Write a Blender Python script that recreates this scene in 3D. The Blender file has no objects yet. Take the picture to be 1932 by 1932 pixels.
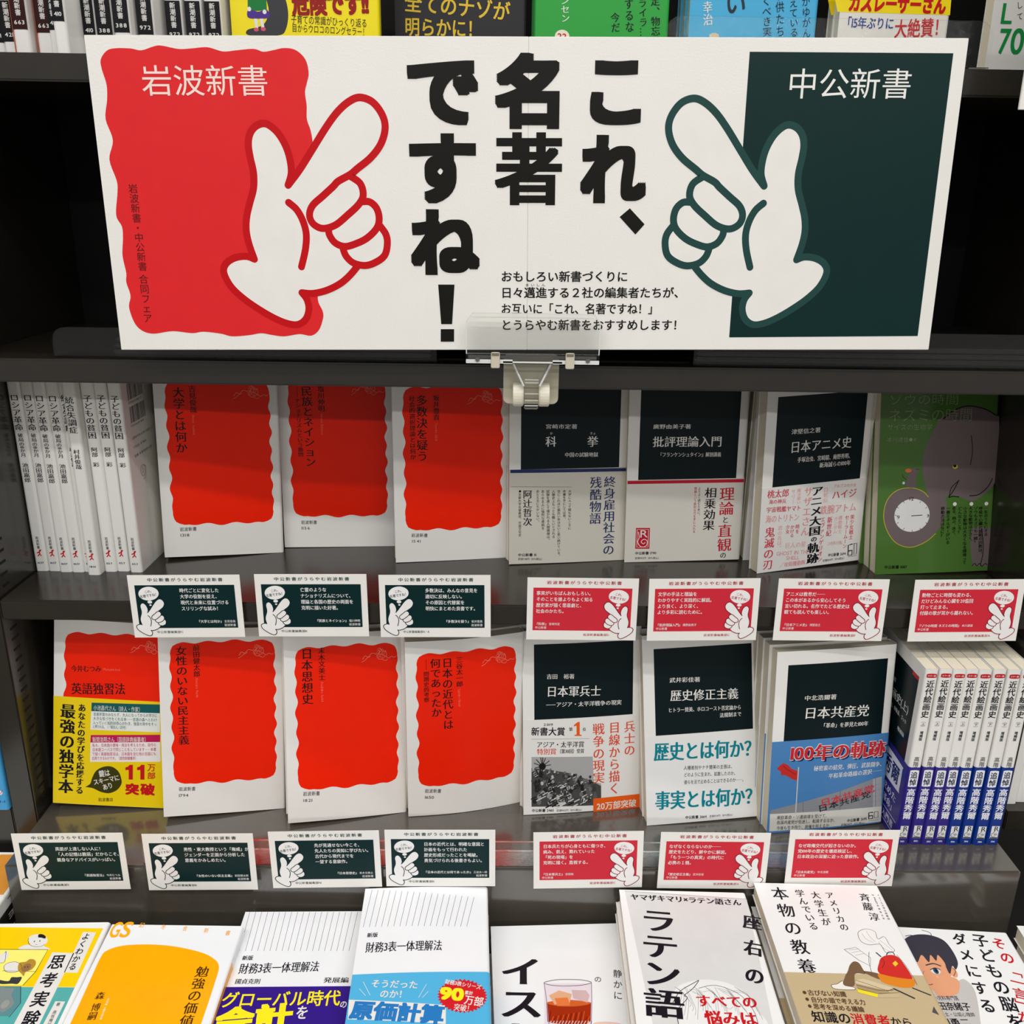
import bpy, bmesh, math, random
from mathutils import Vector, Matrix, Euler
from mathutils.geometry import tessellate_polygon
random.seed(7)
PI = math.pi
CAMZ = 1.45                      # eye height above the shop floor, metres
scene = bpy.context.scene
COL = bpy.context.collection

# ------------------------------------------------------------------ camera
cd = bpy.data.cameras.new('camera'); cam = bpy.data.objects.new('camera', cd); COL.objects.link(cam)
F_PX, PITCH, YAW, ROLL = 1731.456, .325930, .013151, .015635
cd.sensor_fit = 'HORIZONTAL'; cd.sensor_width = 36.0; cd.lens = 36.0*F_PX/1932.0
cd.clip_start = .01; cd.clip_end = 50
fw = Vector((math.sin(YAW)*math.cos(PITCH), math.cos(YAW)*math.cos(PITCH), -math.sin(PITCH)))
rt0 = Vector((math.cos(YAW), -math.sin(YAW), 0)); up0 = rt0.cross(fw)
rt = rt0*math.cos(ROLL)+up0*math.sin(ROLL); up = up0*math.cos(ROLL)-rt0*math.sin(ROLL)
M = Matrix((rt, up, -fw)).transposed().to_4x4(); M.translation = (0, 0, CAMZ)
cam.matrix_world = M
scene.camera = cam

# ------------------------------------------------------------------ world, lamps, exposure
w = bpy.data.worlds.new('shop_air'); scene.world = w; w.use_nodes = True
bg = w.node_tree.nodes['Background']; bg.inputs[0].default_value = (1.0, .975, .95, 1); bg.inputs[1].default_value = .32
vs = scene.view_settings
vs.view_transform = 'Standard'; vs.look = 'None'; vs.gamma = 1.0; vs.use_curve_mapping = False; vs.exposure = 0.19
def lamp(name, loc, sx, sy, power, color=(1, .985, .97), aim=(0, 0, -1)):
    l = bpy.data.lights.new(name, 'AREA'); l.shape = 'RECTANGLE'; l.size = sx; l.size_y = sy
    l.energy = power; l.color = color
    o = bpy.data.objects.new(name, l); COL.objects.link(o); o.location = loc
    o.rotation_euler = Vector(aim).to_track_quat('-Z', 'Y').to_euler()
    return o
# rows of ceiling strip lamps running parallel to the shelves; the rearmost is an added fill
lamp('ceiling_or_fill_lamp', (0, .53, CAMZ+1.25), 2.6, .05, 11)
lamp('ceiling_or_fill_lamp', (0, -.50, CAMZ+1.25), 3.0, .08, 17)
lamp('ceiling_or_fill_lamp', (0, -.85, CAMZ+1.25), 3.0, .08, 14)
lamp('ceiling_or_fill_lamp', (0, -2.6, CAMZ+1.25), 4.0, .15, 52)  # added fill from far back, brightens the covers in the shelf's shade

# ------------------------------------------------------------------ materials
def lin(c):
    return tuple((x/255/12.92 if x/255 <= .04045 else ((x/255+.055)/1.055)**2.4) for x in c)
MATS = {}
def mat(name, rgb, rough=.5, metal=0., spec=.5, coat=0., bump=0., bscale=400., vary=.03, vscale=30., trans=0., ior=1.45, aniso=None):
    if name in MATS: return MATS[name]
    m = bpy.data.materials.new(name); m.use_nodes = True; nt = m.node_tree; b = nt.nodes['Principled BSDF']
    c = lin(rgb)
    b.inputs['Roughness'].default_value = rough; b.inputs['Metallic'].default_value = metal
    b.inputs['Specular IOR Level'].default_value = spec; b.inputs['Coat Weight'].default_value = coat
    b.inputs['Coat Roughness'].default_value = .12; b.inputs['IOR'].default_value = ior
    b.inputs['Transmission Weight'].default_value = trans
    tc = nt.nodes.new('ShaderNodeTexCoord'); nz = nt.nodes.new('ShaderNodeTexNoise'); nz.inputs['Scale'].default_value = vscale
    nt.links.new(tc.outputs['Object'], nz.inputs['Vector'])
    cr = nt.nodes.new('ShaderNodeValToRGB')
    cr.color_ramp.elements[0].position = .3; cr.color_ramp.elements[1].position = .7
    cr.color_ramp.elements[0].color = tuple(x*(1-vary) for x in c)+(1,)
    cr.color_ramp.elements[1].color = tuple(min(1, x*(1+vary)) for x in c)+(1,)
    nt.links.new(nz.outputs['Fac'], cr.inputs[0]); nt.links.new(cr.outputs[0], b.inputs['Base Color'])
    if bump:
        n2 = nt.nodes.new('ShaderNodeTexNoise'); n2.inputs['Scale'].default_value = bscale; n2.inputs['Detail'].default_value = 3
        nt.links.new(tc.outputs['Object'], n2.inputs['Vector'])
        bp = nt.nodes.new('ShaderNodeBump'); bp.inputs['Strength'].default_value = bump; bp.inputs['Distance'].default_value = .0004
        nt.links.new(n2.outputs['Fac'], bp.inputs['Height']); nt.links.new(bp.outputs[0], b.inputs['Normal'])
    MATS[name] = m; return m
def pages_mat():
    m = mat('page_edges', (226, 217, 194), .8, vary=.02)
    if m.get('done'): return m
    m['done'] = 1
    nt = m.node_tree; b = nt.nodes['Principled BSDF']; tc = nt.nodes.new('ShaderNodeTexCoord')
    mp = nt.nodes.new('ShaderNodeMapping'); mp.inputs['Scale'].default_value = (1, 9000, 1)
    nz = nt.nodes.new('ShaderNodeTexNoise'); nz.inputs['Scale'].default_value = 1.0; nz.inputs['Detail'].default_value = 1
    nt.links.new(tc.outputs['Object'], mp.inputs[0]); nt.links.new(mp.outputs[0], nz.inputs['Vector'])
    bp = nt.nodes.new('ShaderNodeBump'); bp.inputs['Strength'].default_value = .5; bp.inputs['Distance'].default_value = .0003
    nt.links.new(nz.outputs['Fac'], bp.inputs['Height']); nt.links.new(bp.outputs[0], b.inputs['Normal'])
    return m
METAL = mat('bronze_grey_paint', (38, 34, 28), .21, spec=.4, ior=1.7, bump=.10, bscale=700, vary=.10, vscale=60)
LEDGE = mat('polished_bronze_grey', (74, 69, 62), .15, spec=.5, ior=2.1, bump=.08, bscale=500, vary=.06, vscale=60)
DARK = mat('dark_back_panel', (16, 15, 14), .55, spec=.3)
SLOT = mat('slot_black', (8, 8, 8), .8)
def acrylic():
    '''thin clear sheet: lets light straight through, mirrors at grazing angles, a trace of haze'''
    m = bpy.data.materials.new('clear_acrylic'); m.use_nodes = True; nt = m.node_tree; nt.nodes.clear()
    N = nt.nodes.new; out = N('ShaderNodeOutputMaterial'); a = N('ShaderNodeMixShader'); b = N('ShaderNodeMixShader')
    tr = N('ShaderNodeBsdfTransparent'); gl = N('ShaderNodeBsdfGlossy'); df = N('ShaderNodeBsdfDiffuse'); fr = N('ShaderNodeFresnel'); nz = N('ShaderNodeTexNoise')
    bp = N('ShaderNodeBump'); bp.inputs['Strength'].default_value = .15; bp.inputs['Distance'].default_value = .001; nz.inputs['Scale'].default_value = 60
    tr.inputs[0].default_value = (.99, .993, .985, 1); gl.inputs['Roughness'].default_value = .04; fr.inputs[0].default_value = 1.33; df.inputs[0].default_value = (.8, .8, .78, 1)
    L = nt.links.new; L(nz.outputs['Fac'], bp.inputs['Height']); L(bp.outputs[0], gl.inputs['Normal'])
    a.inputs[0].default_value = .004; L(tr.outputs[0], a.inputs[1]); L(df.outputs[0], a.inputs[2])
    L(fr.outputs[0], b.inputs[0]); L(a.outputs[0], b.inputs[1]); L(gl.outputs[0], b.inputs[2]); L(b.outputs[0], out.inputs[0])
    return m
CLEAR = acrylic()
FROST = mat('frosted_white_plastic', (206, 200, 178), .3, vary=.01)
IVORY = mat('ivory_plastic', (236, 232, 212), .25, vary=.01)
INK = {}
def ink(rgb, rough=.34):
    rgb = tuple(rgb)
    if rgb not in INK:
        INK[rgb] = mat('ink_%d_%d_%d' % rgb, rgb, rough, spec=.30 if sum(rgb) > 330 else .20, coat=.0, vary=.02, vscale=60)
    return INK[rgb]

# ------------------------------------------------------------------ lettering
_fc = bpy.data.curves.new('lettering', 'FONT'); _fo = bpy.data.objects.new('lettering', _fc)
GL = {}
def glyph(ch, res=2, off=0.):
    k = (ch, res, off)
    if k in GL: return GL[k]
    _fc.body = ch; _fc.resolution_u = res; _fc.offset = off; _fc.size = 1.0
    me = bpy.data.meshes.new_from_object(_fo)
    v = [(p.co.x, p.co.y) for p in me.vertices]; f = [tuple(p.vertices) for p in me.polygons]
    bpy.data.meshes.remove(me)
    if ord(ch) < 0x2000 and v:
        x0 = min(p[0] for p in v); x1 = max(p[0] for p in v); adv = (x1-x0)+.09
        v = [(p[0]-x0+.045, p[1]+.02) for p in v]
    elif ord(ch) < 0x2000: adv = .35
    else: adv = 1.0
    GL[k] = (v, f, adv); return GL[k]
STY = {'g': (0., [(0, 0)]), 'b': (0., [(.016, .012), (-.016, -.012), (.016, -.012), (-.016, .012)]), 'n': (.004, [(.009, 0), (-.009, 0)]),
       'm': (-.004, [(.019, 0), (-.019, 0)]), 'M': (.004, [(.034, 0), (0, 0), (-.034, 0)]),
       'l': (-.012, [(0, 0)]),
       'h': (0., [(a*.048, b*.042) for a in (-1, 0, 1) for b in (-1, 0, 1)]),
       's': (0., [(a*.048, b*.046) for a in (-1, -.5, 0, .5, 1) for b in (-1, -.5, 0, .5, 1) if abs(a) == 1 or abs(b) == 1 or a == b == 0]),
       'k': (0., [(a*.032, b*.020) for a in (-1, 0, 1) for b in (-1, 0, 1)])}
ROT = set('ー―—…～（）()「」『』〈〉-')
SHIFT = set('、。')
class Print:
    '''flat print: everything is laid down in millimetres on the paper (u to the right, v up)'''
    def __init__(s): s.d = {}
    def add(s, rgb, z, v, f):
        V, Fc = s.d.setdefault(tuple(rgb), ([], [])); n = len(V)
        V.extend((a, b, z) for a, b in v); Fc.extend(tuple(n+i for i in q) for q in f)
    def glyph_at(s, ch, ox, oy, ax, ay, rgb, sty, z, res=2):
        # ox,oy: origin of the em box (left, baseline); ax, ay vectors of one em
        off, cps = STY[sty]; v, f, adv = glyph(ch, res, off)
        for i, (dx, dy) in enumerate(cps):     # each pass of ink lies a few microns over the last
            s.add(rgb, z+.16*i, [(ox+(a+dx)*ax[0]+(b+dy)*ay[0], oy+(a+dx)*ax[1]+(b+dy)*ay[1]) for a, b in v], f)
    def h(s, t, x0, y0, x1, y1, sz, rgb, sty, z=6):
        advs = [glyph(c, 2, STY[sty][0])[2] for c in t]; L = math.hypot(x1-x0, y1-y0); tot = sum(advs)
        k = L/tot; dx, dy = (x1-x0)/L, (y1-y0)/L; q = 0; res = 2 if sz < 6 else 4
        for c, a in zip(t, advs):
            if c not in ' 　':
                kk = min(k, sz*1.25); e = (k-kk)*a/2        # tracked-out lines keep their letter width
                s.glyph_at(c, x0+dx*(q+e)+dy*sz*.38, y0+dy*(q+e)-dx*sz*.38, (dx*kk, dy*kk), (-dy*sz, dx*sz), rgb, sty, z, res)
            q += a*k
    def v(s, t, x0, y0, x1, y1, sz, rgb, sty, z=6):
        n = sum(.55 if ord(c) < 0x2000 else 1. for c in t); L = math.hypot(x1-x0, y1-y0); k = L/n
        dx, dy = (x1-x0)/L, (y1-y0)/L           # direction of reading (downwards)
        px, py = -dy, dx                        # to the right of the column
        q = 0; res = 2 if sz < 6 else 4
        for c in t:
            st = k*(.55 if ord(c) < 0x2000 else 1.)
            if c in ' 　': q += st; continue
            kk = min(st, sz*1.15) if ord(c) >= 0x2000 else k
            if c in ROT or ord(c) < 0x2000:
                a = glyph(c, res, STY[sty][0])[2]
                ox, oy = x0+dx*q-px*sz*.38, y0+dy*q-py*sz*.38
                s.glyph_at(c, ox, oy, (dx*st/a, dy*st/a), (px*sz, py*sz), rgb, sty, z, res)
            else:
                e = (st-kk)/2; bx, by = x0+dx*(q+e+kk*.88)-px*sz*.5, y0+dy*(q+e+kk*.88)-py*sz*.5
                if c in SHIFT: bx += px*sz*.6-dx*kk*.55; by += py*sz*.6-dy*kk*.55
                s.glyph_at(c, bx, by, (px*sz, py*sz), (-dx*kk, -dy*kk), rgb, sty, z, res)
            q += st
    def g(s, c, x0, y0, x1, y1, rgb, sty, z=6):
        off, cps = STY[sty]; v, f, a = glyph(c, 6, off)
        m = max(abs(p[0]) for p in cps)
        X0 = min(p[0] for p in v)-m; X1 = max(p[0] for p in v)+m; m = max(abs(p[1]) for p in cps)
        Y0 = min(p[1] for p in v)-m; Y1 = max(p[1] for p in v)+m
        sx = (x1-x0)/(X1-X0); sy = (y1-y0)/(Y1-Y0)
        s.glyph_at(c, x0-X0*sx, y0-Y0*sy, (sx, 0), (0, sy), rgb, sty, z, 6)
    def p(s, pts, rgb, z=1):
        f = tessellate_polygon([[Vector((a, b, 0)) for a, b in pts]]); s.add(rgb, z, pts, f)
    def c(s, pts, rgb, z=1): s.p(smooth(pts, True), rgb, z)
    def e(s, cx, cy, rx, ry, rot, rgb, z=1, n=28):
        ca, sa = math.cos(rot), math.sin(rot)
        s.p([(cx+rx*math.cos(2*PI*i/n)*ca-ry*math.sin(2*PI*i/n)*sa, cy+rx*math.cos(2*PI*i/n)*sa+ry*math.sin(2*PI*i/n)*ca) for i in range(n)], rgb, z)
    def s(s_, *a): pass
    def k(s, pts, wd, rgb, z=3, closed=False, curve=True):
        q = smooth(pts, closed) if curve and len(pts) > 2 else list(pts)
        n = len(q); rng = range(n) if closed else range(n-1)
        V = []; Fc = []; L = []; R = []
        for i in range(n):
            a = q[(i-1) % n] if (closed or i > 0) else q[i]; b = q[(i+1) % n] if (closed or i < n-1) else q[i]
            tx, ty = b[0]-a[0], b[1]-a[1]; l = math.hypot(tx, ty) or 1; nx, ny = -ty/l*wd/2, tx/l*wd/2
            L.append(len(V)); V.append((q[i][0]+nx, q[i][1]+ny)); R.append(len(V)); V.append((q[i][0]-nx, q[i][1]-ny))
        for i in rng:
            j = (i+1) % n; Fc.append((L[i], R[i], R[j], L[j]))
        s.add(rgb, z, V, Fc)
        if not closed and wd > .5:
            for i, e in enumerate((q[0], q[-1])): s.e(e[0], e[1], wd/2, wd/2, 0, rgb, z+.05+.04*i, 12)
    def run(s, items):
        for it in items: getattr(s, it[0])(*it[1:])
        return s
    def build(s, name, place, parent, cut=0, w=105, rough=.34, vclip=None):
        '''place(u, v, layer) -> local xyz in metres'''
        V = []; Fc = []; mi = []; mats = []
        for rgb, (v, f) in s.d.items():
            if not f: continue
            if cut or vclip:
                bm = bmesh.new(); bv = [bm.verts.new(p) for p in v]
                for q in f:
                    try: bm.faces.new([bv[i] for i in q])
                    except ValueError: pass
                for i in range(1, cut):
                    bmesh.ops.bisect_plane(bm, geom=bm.verts[:]+bm.edges[:]+bm.faces[:], plane_co=(w*i/cut, 0, 0), plane_no=(1, 0, 0))
                if vclip: bmesh.ops.bisect_plane(bm, geom=bm.verts[:]+bm.edges[:]+bm.faces[:], plane_co=(0, vclip, 0), plane_no=(0, 1, 0), clear_outer=True)
                if not bm.faces: bm.free(); continue
                bm.verts.index_update(); v = [tuple(p.co) for p in bm.verts]; f = [tuple(p.index for p in q.verts) for q in bm.faces]; bm.free()
            n = len(V); V.extend(place(*p) for p in v); Fc.extend(tuple(n+i for i in q) for q in f)
            mi.extend([len(mats)]*len(f)); mats.append(ink(rgb, rough))
        if not V: return None
        me = bpy.data.meshes.new(name); me.from_pydata(V, [], Fc); me.polygons.foreach_set('material_index', mi)
        for m in mats: me.materials.append(m)
        o = bpy.data.objects.new(name, me); COL.objects.link(o); o.parent = parent
        return o
def smooth(P, closed, k=5):
    '''Catmull-Rom; a point given as (x, y, 1) is a sharp corner'''
    n = len(P); out = []
    for i in range(n if closed else n-1):
        p1, p2 = P[i], P[(i+1) % n]
        p0 = P[(i-1) % n] if (closed or i) else p1; p3 = P[(i+2) % n] if (closed or i < n-2) else p2
        if len(p1) > 2: p0 = p1
        if len(p2) > 2: p3 = p2
        for j in range(k):
            t = j/k; t2 = t*t; t3 = t2*t
            out.append(tuple(.5*((2*p1[a])+(-p0[a]+p2[a])*t+(2*p0[a]-5*p1[a]+4*p2[a]-p3[a])*t2+(-p0[a]+3*p1[a]-3*p2[a]+p3[a])*t3) for a in (0, 1)))
    if not closed: out.append(tuple(P[-1][:2]))
    return out

# ------------------------------------------------------------------ objects
def link(o, parent=None):
    COL.objects.link(o)
    if parent: o.parent = parent
    return o
def tag(o, label, cat, group=None, kind=None):
    o['label'] = label; o['category'] = cat
    if group: o['group'] = group
    if kind: o['kind'] = kind
    return o
def thing(name, label, cat, loc=(0, 0, 0), group=None, rot=(0, 0, 0)):
    o = bpy.data.objects.new(name, None); o.empty_display_size = .02; link(o)
    o.location = loc; o.rotation_euler = rot
    return tag(o, label, cat, group)
def meshobj(name, V, Fc, m, parent=None, smooth_=False):
    me = bpy.data.meshes.new(name); me.from_pydata(V, [], Fc)
    for x in (m if isinstance(m, list) else [m]): me.materials.append(x)
    if smooth_: me.polygons.foreach_set('use_smooth', [True]*len(me.polygons))
    me.update(); return link(bpy.data.objects.new(name, me), parent)
def box(name, lo, hi, m, parent=None, bevel=0., seg=2):
    bm = bmesh.new(); bmesh.ops.create_cube(bm, size=1)
    for v in bm.verts: v.co = Vector([(lo[i]+hi[i])/2+v.co[i]*(hi[i]-lo[i]) for i in range(3)])
    if bevel: bmesh.ops.bevel(bm, geom=bm.edges[:], offset=bevel, segments=seg, affect='EDGES')
    me = bpy.data.meshes.new(name); bm.to_mesh(me); bm.free(); me.materials.append(m)
    return link(bpy.data.objects.new(name, me), parent)
def rot_mat(yaw, lean, g):
    return Matrix.Rotation(yaw, 4, 'Z') @ Matrix.Rotation(-lean, 4, 'X') @ Matrix.Rotation(-g, 4, 'Y')

def bowf(w, B):
    return (lambda u: -B*math.sin(PI*min(1, max(0, u/w)))) if B else (lambda u: 0.)
def jacket_mesh(w, h, t, e, m, z0=0., z1=None, B=0., flap=.0, inner=None):
    '''a cover wrapped round front, spine and back; e = outward offset, rounded spine corners'''
    z1 = h if z1 is None else z1; bf = bowf(w, B)
    th = .00028; r = min(.0022, t*.3); n = 8 if B else 3
    P = [(w*i/n*(w-r)/w, -e, 0) for i in range(n+1)]
    P = [(p[0] if i else -.0004, p[1]) for i, p in enumerate(P)]
    P += [(w-r+(r+e)*math.sin(a), r-(r+e)*math.cos(a)) for a in (PI/8, PI/4, 3*PI/8, PI/2)]
    P += [(w-r+(r+e)*math.sin(a), t-r-(r+e)*math.cos(a)) for a in (PI/2, 5*PI/8, 3*PI/4, 7*PI/8, PI)]
    P += [(w*(n-1-i)/n if i < n-1 else -.0004, t+e) for i in range(n)]
    out = []
    for i, (x, y) in enumerate(P):
        a = P[max(0, i-1)]; b = P[min(len(P)-1, i+1)]; tx, ty = b[0]-a[0], b[1]-a[1]; l = math.hypot(tx, ty)
        out.append(((x, y), (x-ty/l*th, y+tx/l*th)))
    V = []; Fc = []
    for (a, b) in out:
        for z in (z0, z1):
            V.append((a[0], a[1]+bf(a[0]), z)); V.append((b[0], b[1]+bf(b[0]), z))
    for i in range(len(out)-1):
        q = 4*i
        Fc += [(q, q+4, q+6, q+2), (q+1, q+3, q+7, q+5), (q+2, q+6, q+7, q+3), (q, q+1, q+5, q+4)]
    Fc += [(0, 2, 3, 1), (4*len(out)-4, 4*len(out)-3, 4*len(out)-1, 4*len(out)-2)]
    return V, Fc
def pages_mesh(w, h, t, B=0.):
    bf = bowf(w, B); n = 8 if B else 1; V = []; Fc = []
    for i in range(n+1):
        x = .0006+(w-.0022)*i/n
        for y in (.0004, t-.0004):
            for z in (.0006, h-.0006): V.append((x, y+bf(x), z))
    for i in range(n):
        q = 4*i; Fc += [(q, q+4, q+5, q+1), (q+2, q+3, q+7, q+6), (q+1, q+5, q+7, q+3), (q, q+2, q+6, q+4)]
    Fc += [(0, 1, 3, 2), (4*n, 4*n+2, 4*n+3, 4*n+1)]
    return V, Fc
WHITE = (232, 231, 226)
def paper(rgb, rough=.36): return mat('jacket_%d_%d_%d' % tuple(rgb), rgb, rough, spec=.35, coat=.0, bump=.04, bscale=120, vary=.01)
LY = .00003
def book(name, label, w, h, t, cover=WHITE, front=(), spine=(), back=(), band=None, B=0., group=None, bandprint=(), bandspine=(), light=False, film=False):
    '''local frame: x across the front cover (spine at x = w), y into the book, z up the cover'''
    r = thing(name, label, 'book', group=group)
    meshobj('page_block', *pages_mesh(w, h, t, B), pages_mat(), r)
    jm = paper(cover, .14 if film else .36); e0 = .0003
    meshobj('jacket', *jacket_mesh(w, h, t, e0, jm, B=B), jm, r)
    bf = bowf(w, B)
    def PF(e): return lambda u, v, l: (u/1000, -e-.00004-l*LY+bf(u/1000), v/1000)
    def PS(e): return lambda s, v, l: (w+e+.00004+l*LY, s/1000, v/1000)
    def PB(e): return lambda u, v, l: (w-u/1000, t+e+.00004+l*LY+bf(w-u/1000), v/1000)
    cut = 8 if B else 0; rg = .16 if film else .34
    if front: Print().run(front).build('cover_print', PF(e0), r, cut, w*1000, rg)
    if spine: Print().run(spine).build('spine_print', PS(e0), r, 0, rough=rg)
    if back: Print().run(back).build('back_print', PB(e0), r, 0, rough=rg)
    if band:
        hb, rgb = band; bm_ = paper(rgb, .3)
        o = meshobj('paper_band', *jacket_mesh(w, h, t, e0+.0004, bm_, z0=.0003, z1=hb/1000, B=B), bm_, r)
        if bandprint: Print().run(bandprint).build('band_print', PF(e0+.0004), o, cut, w*1000, vclip=hb)
        if bandspine: Print().run(bandspine).build('band_spine_print', PS(e0+.0004), o, 0)
    return r
def put(o, x, y, z, yaw=0, lean=0, g=0, width=0):
    o.matrix_world = Matrix.Translation((x, y, z+CAMZ+max(0, -math.sin(g))*width)) @ rot_mat(yaw, lean, g)
    return o
def dup(o, label, group=None):
    c = o.copy(); COL.objects.link(c); c['label'] = label
    if group: c['group'] = group
    for ch in list(o.children):
        d = ch.copy(); COL.objects.link(d); d.parent = c
        for g in ch.children:
            e = g.copy(); COL.objects.link(e); e.parent = d
    return c

# ------------------------------------------------------------------ measured data
ZA, ZB, ZC, ZD, YD, TH, YF = (0.0916,-0.1174,-0.3163,-0.531,0.6345,0.0179,0.6945)
BANNER_W, BANNER_H = .5919, .2076
# x, y, z (from the eye), turn, lean back, tilt of every leaning or lying thing
POSE = {'c1': [-0.3065,0.7855,-0.3163,0.2315,0.0503,-0.0305],
 'c2': [-0.2051,0.8211,-0.3163,0.0816,0.0819,-0.0062],
 'c3': [-0.0953,0.7855,-0.3163,0.1664,0.0493,-0.0052],
 'c4': [0.0086,0.7837,-0.3163,0.1469,0.1029,-0.0056],
 'c5': [0.1159,0.7932,-0.3163,0.0695,0.0642,0.0113],
 'c6': [0.2332,0.7694,-0.3163,0.2886,0.0445,0.0194],
 'c7': [0.3415,0.7702,-0.3163,0.0694,0.1897,0.0188],
 'd1': [-0.4032,0.7091,-0.531,0.0375,0.179,-0.0707],
 'd2': [-0.2977,0.6931,-0.531,0.2036,0.1523,-0.0492],
 'd3': [-0.1856,0.6871,-0.531,0.2206,0.1643,-0.0366],
 'd4': [-0.0802,0.7021,-0.531,0.2284,0.0313,-0.0066],
 'd5': [0.0245,0.7062,-0.531,0.1261,0.1829,-0.0009],
 'd6': [0.1353,0.6923,-0.531,0.1198,0.2673,0.0152],
 'd7': [0.2411,0.6828,-0.531,0.1333,0.0911,0.0136],
 'k1': [-0.3012,0.6885,-0.3461,-0.0002,0.0289,0.0171],
 'k2': [-0.1987,0.6885,-0.344,-0.0005,0.0293,0.0123],
 'k3': [-0.098,0.6885,-0.3435,0.0001,0.0289,0.0104],
 'k4': [0.0225,0.6885,-0.3443,0.0013,0.0291,-0.0014],
 'k5': [0.1229,0.6885,-0.3445,0.0015,0.0295,0.0169],
 'k6': [0.2279,0.6885,-0.3429,0.0012,0.0291,0.0015],
 'k7': [0.3407,0.6885,-0.3429,0.0018,0.03,0.0172],
 'l1': [-0.3965,0.6285,-0.5507,-0.0024,0.0285,0.0196],
 'l2': [-0.2904,0.6285,-0.5501,-0.0012,0.027,0.0152],
 'l3': [-0.1866,0.6285,-0.5472,-0.0003,0.0317,0.0232],
 'l4': [-0.0919,0.6285,-0.5445,0.0,0.0311,0.0077],
 'l5': [0.0313,0.6285,-0.546,0.0001,0.0307,0.0236],
 'l6': [0.135,0.6285,-0.5447,0.0022,0.0293,-0.0033],
 'l7': [0.242,0.6285,-0.5418,0.001,0.0312,0.0064],
 'banner': [-0.278,0.6745,-0.1065,0.0021,0.0368,0.0132],
 't2': [-0.3104,0.4244,-0.5716,-0.0101,1.4841,0.0],
 't3': [-0.2065,0.4491,-0.57,0.0158,1.55,0.0],
 't4': [-0.1071,0.475,-0.5691,0.0322,1.5436,0.0],
 't5': [0.0031,0.4457,-0.573,0.0406,1.5928,0.0],
 't6': [0.1037,0.4854,-0.5723,-0.0286,1.5732,0.0],
 't7': [0.2261,0.4967,-0.5714,-0.0256,1.5861,0.0],
 't8': [0.3021,0.4396,-0.57,-0.0664,1.5576,0.0],
 't1': [-0.4289,0.4225,-0.575,0.0281,1.4889,0.0],
 'a1': [-0.1989,0.745,0.0916,0.02,0.03,0.0],
 'a2': [-0.0895,0.83,0.0916,0.02,0.03,0.0],
 'a3': [0.0238,0.82,0.0916,0.02,0.03,0.0],
 'a4': [0.1486,0.83,0.0916,0.02,0.03,0.0],
 'a5': [0.2672,0.82,0.0916,0.02,0.03,0.0],
 'a6': [0.3805,0.8,0.0916,0.02,0.03,0.0]}
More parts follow.
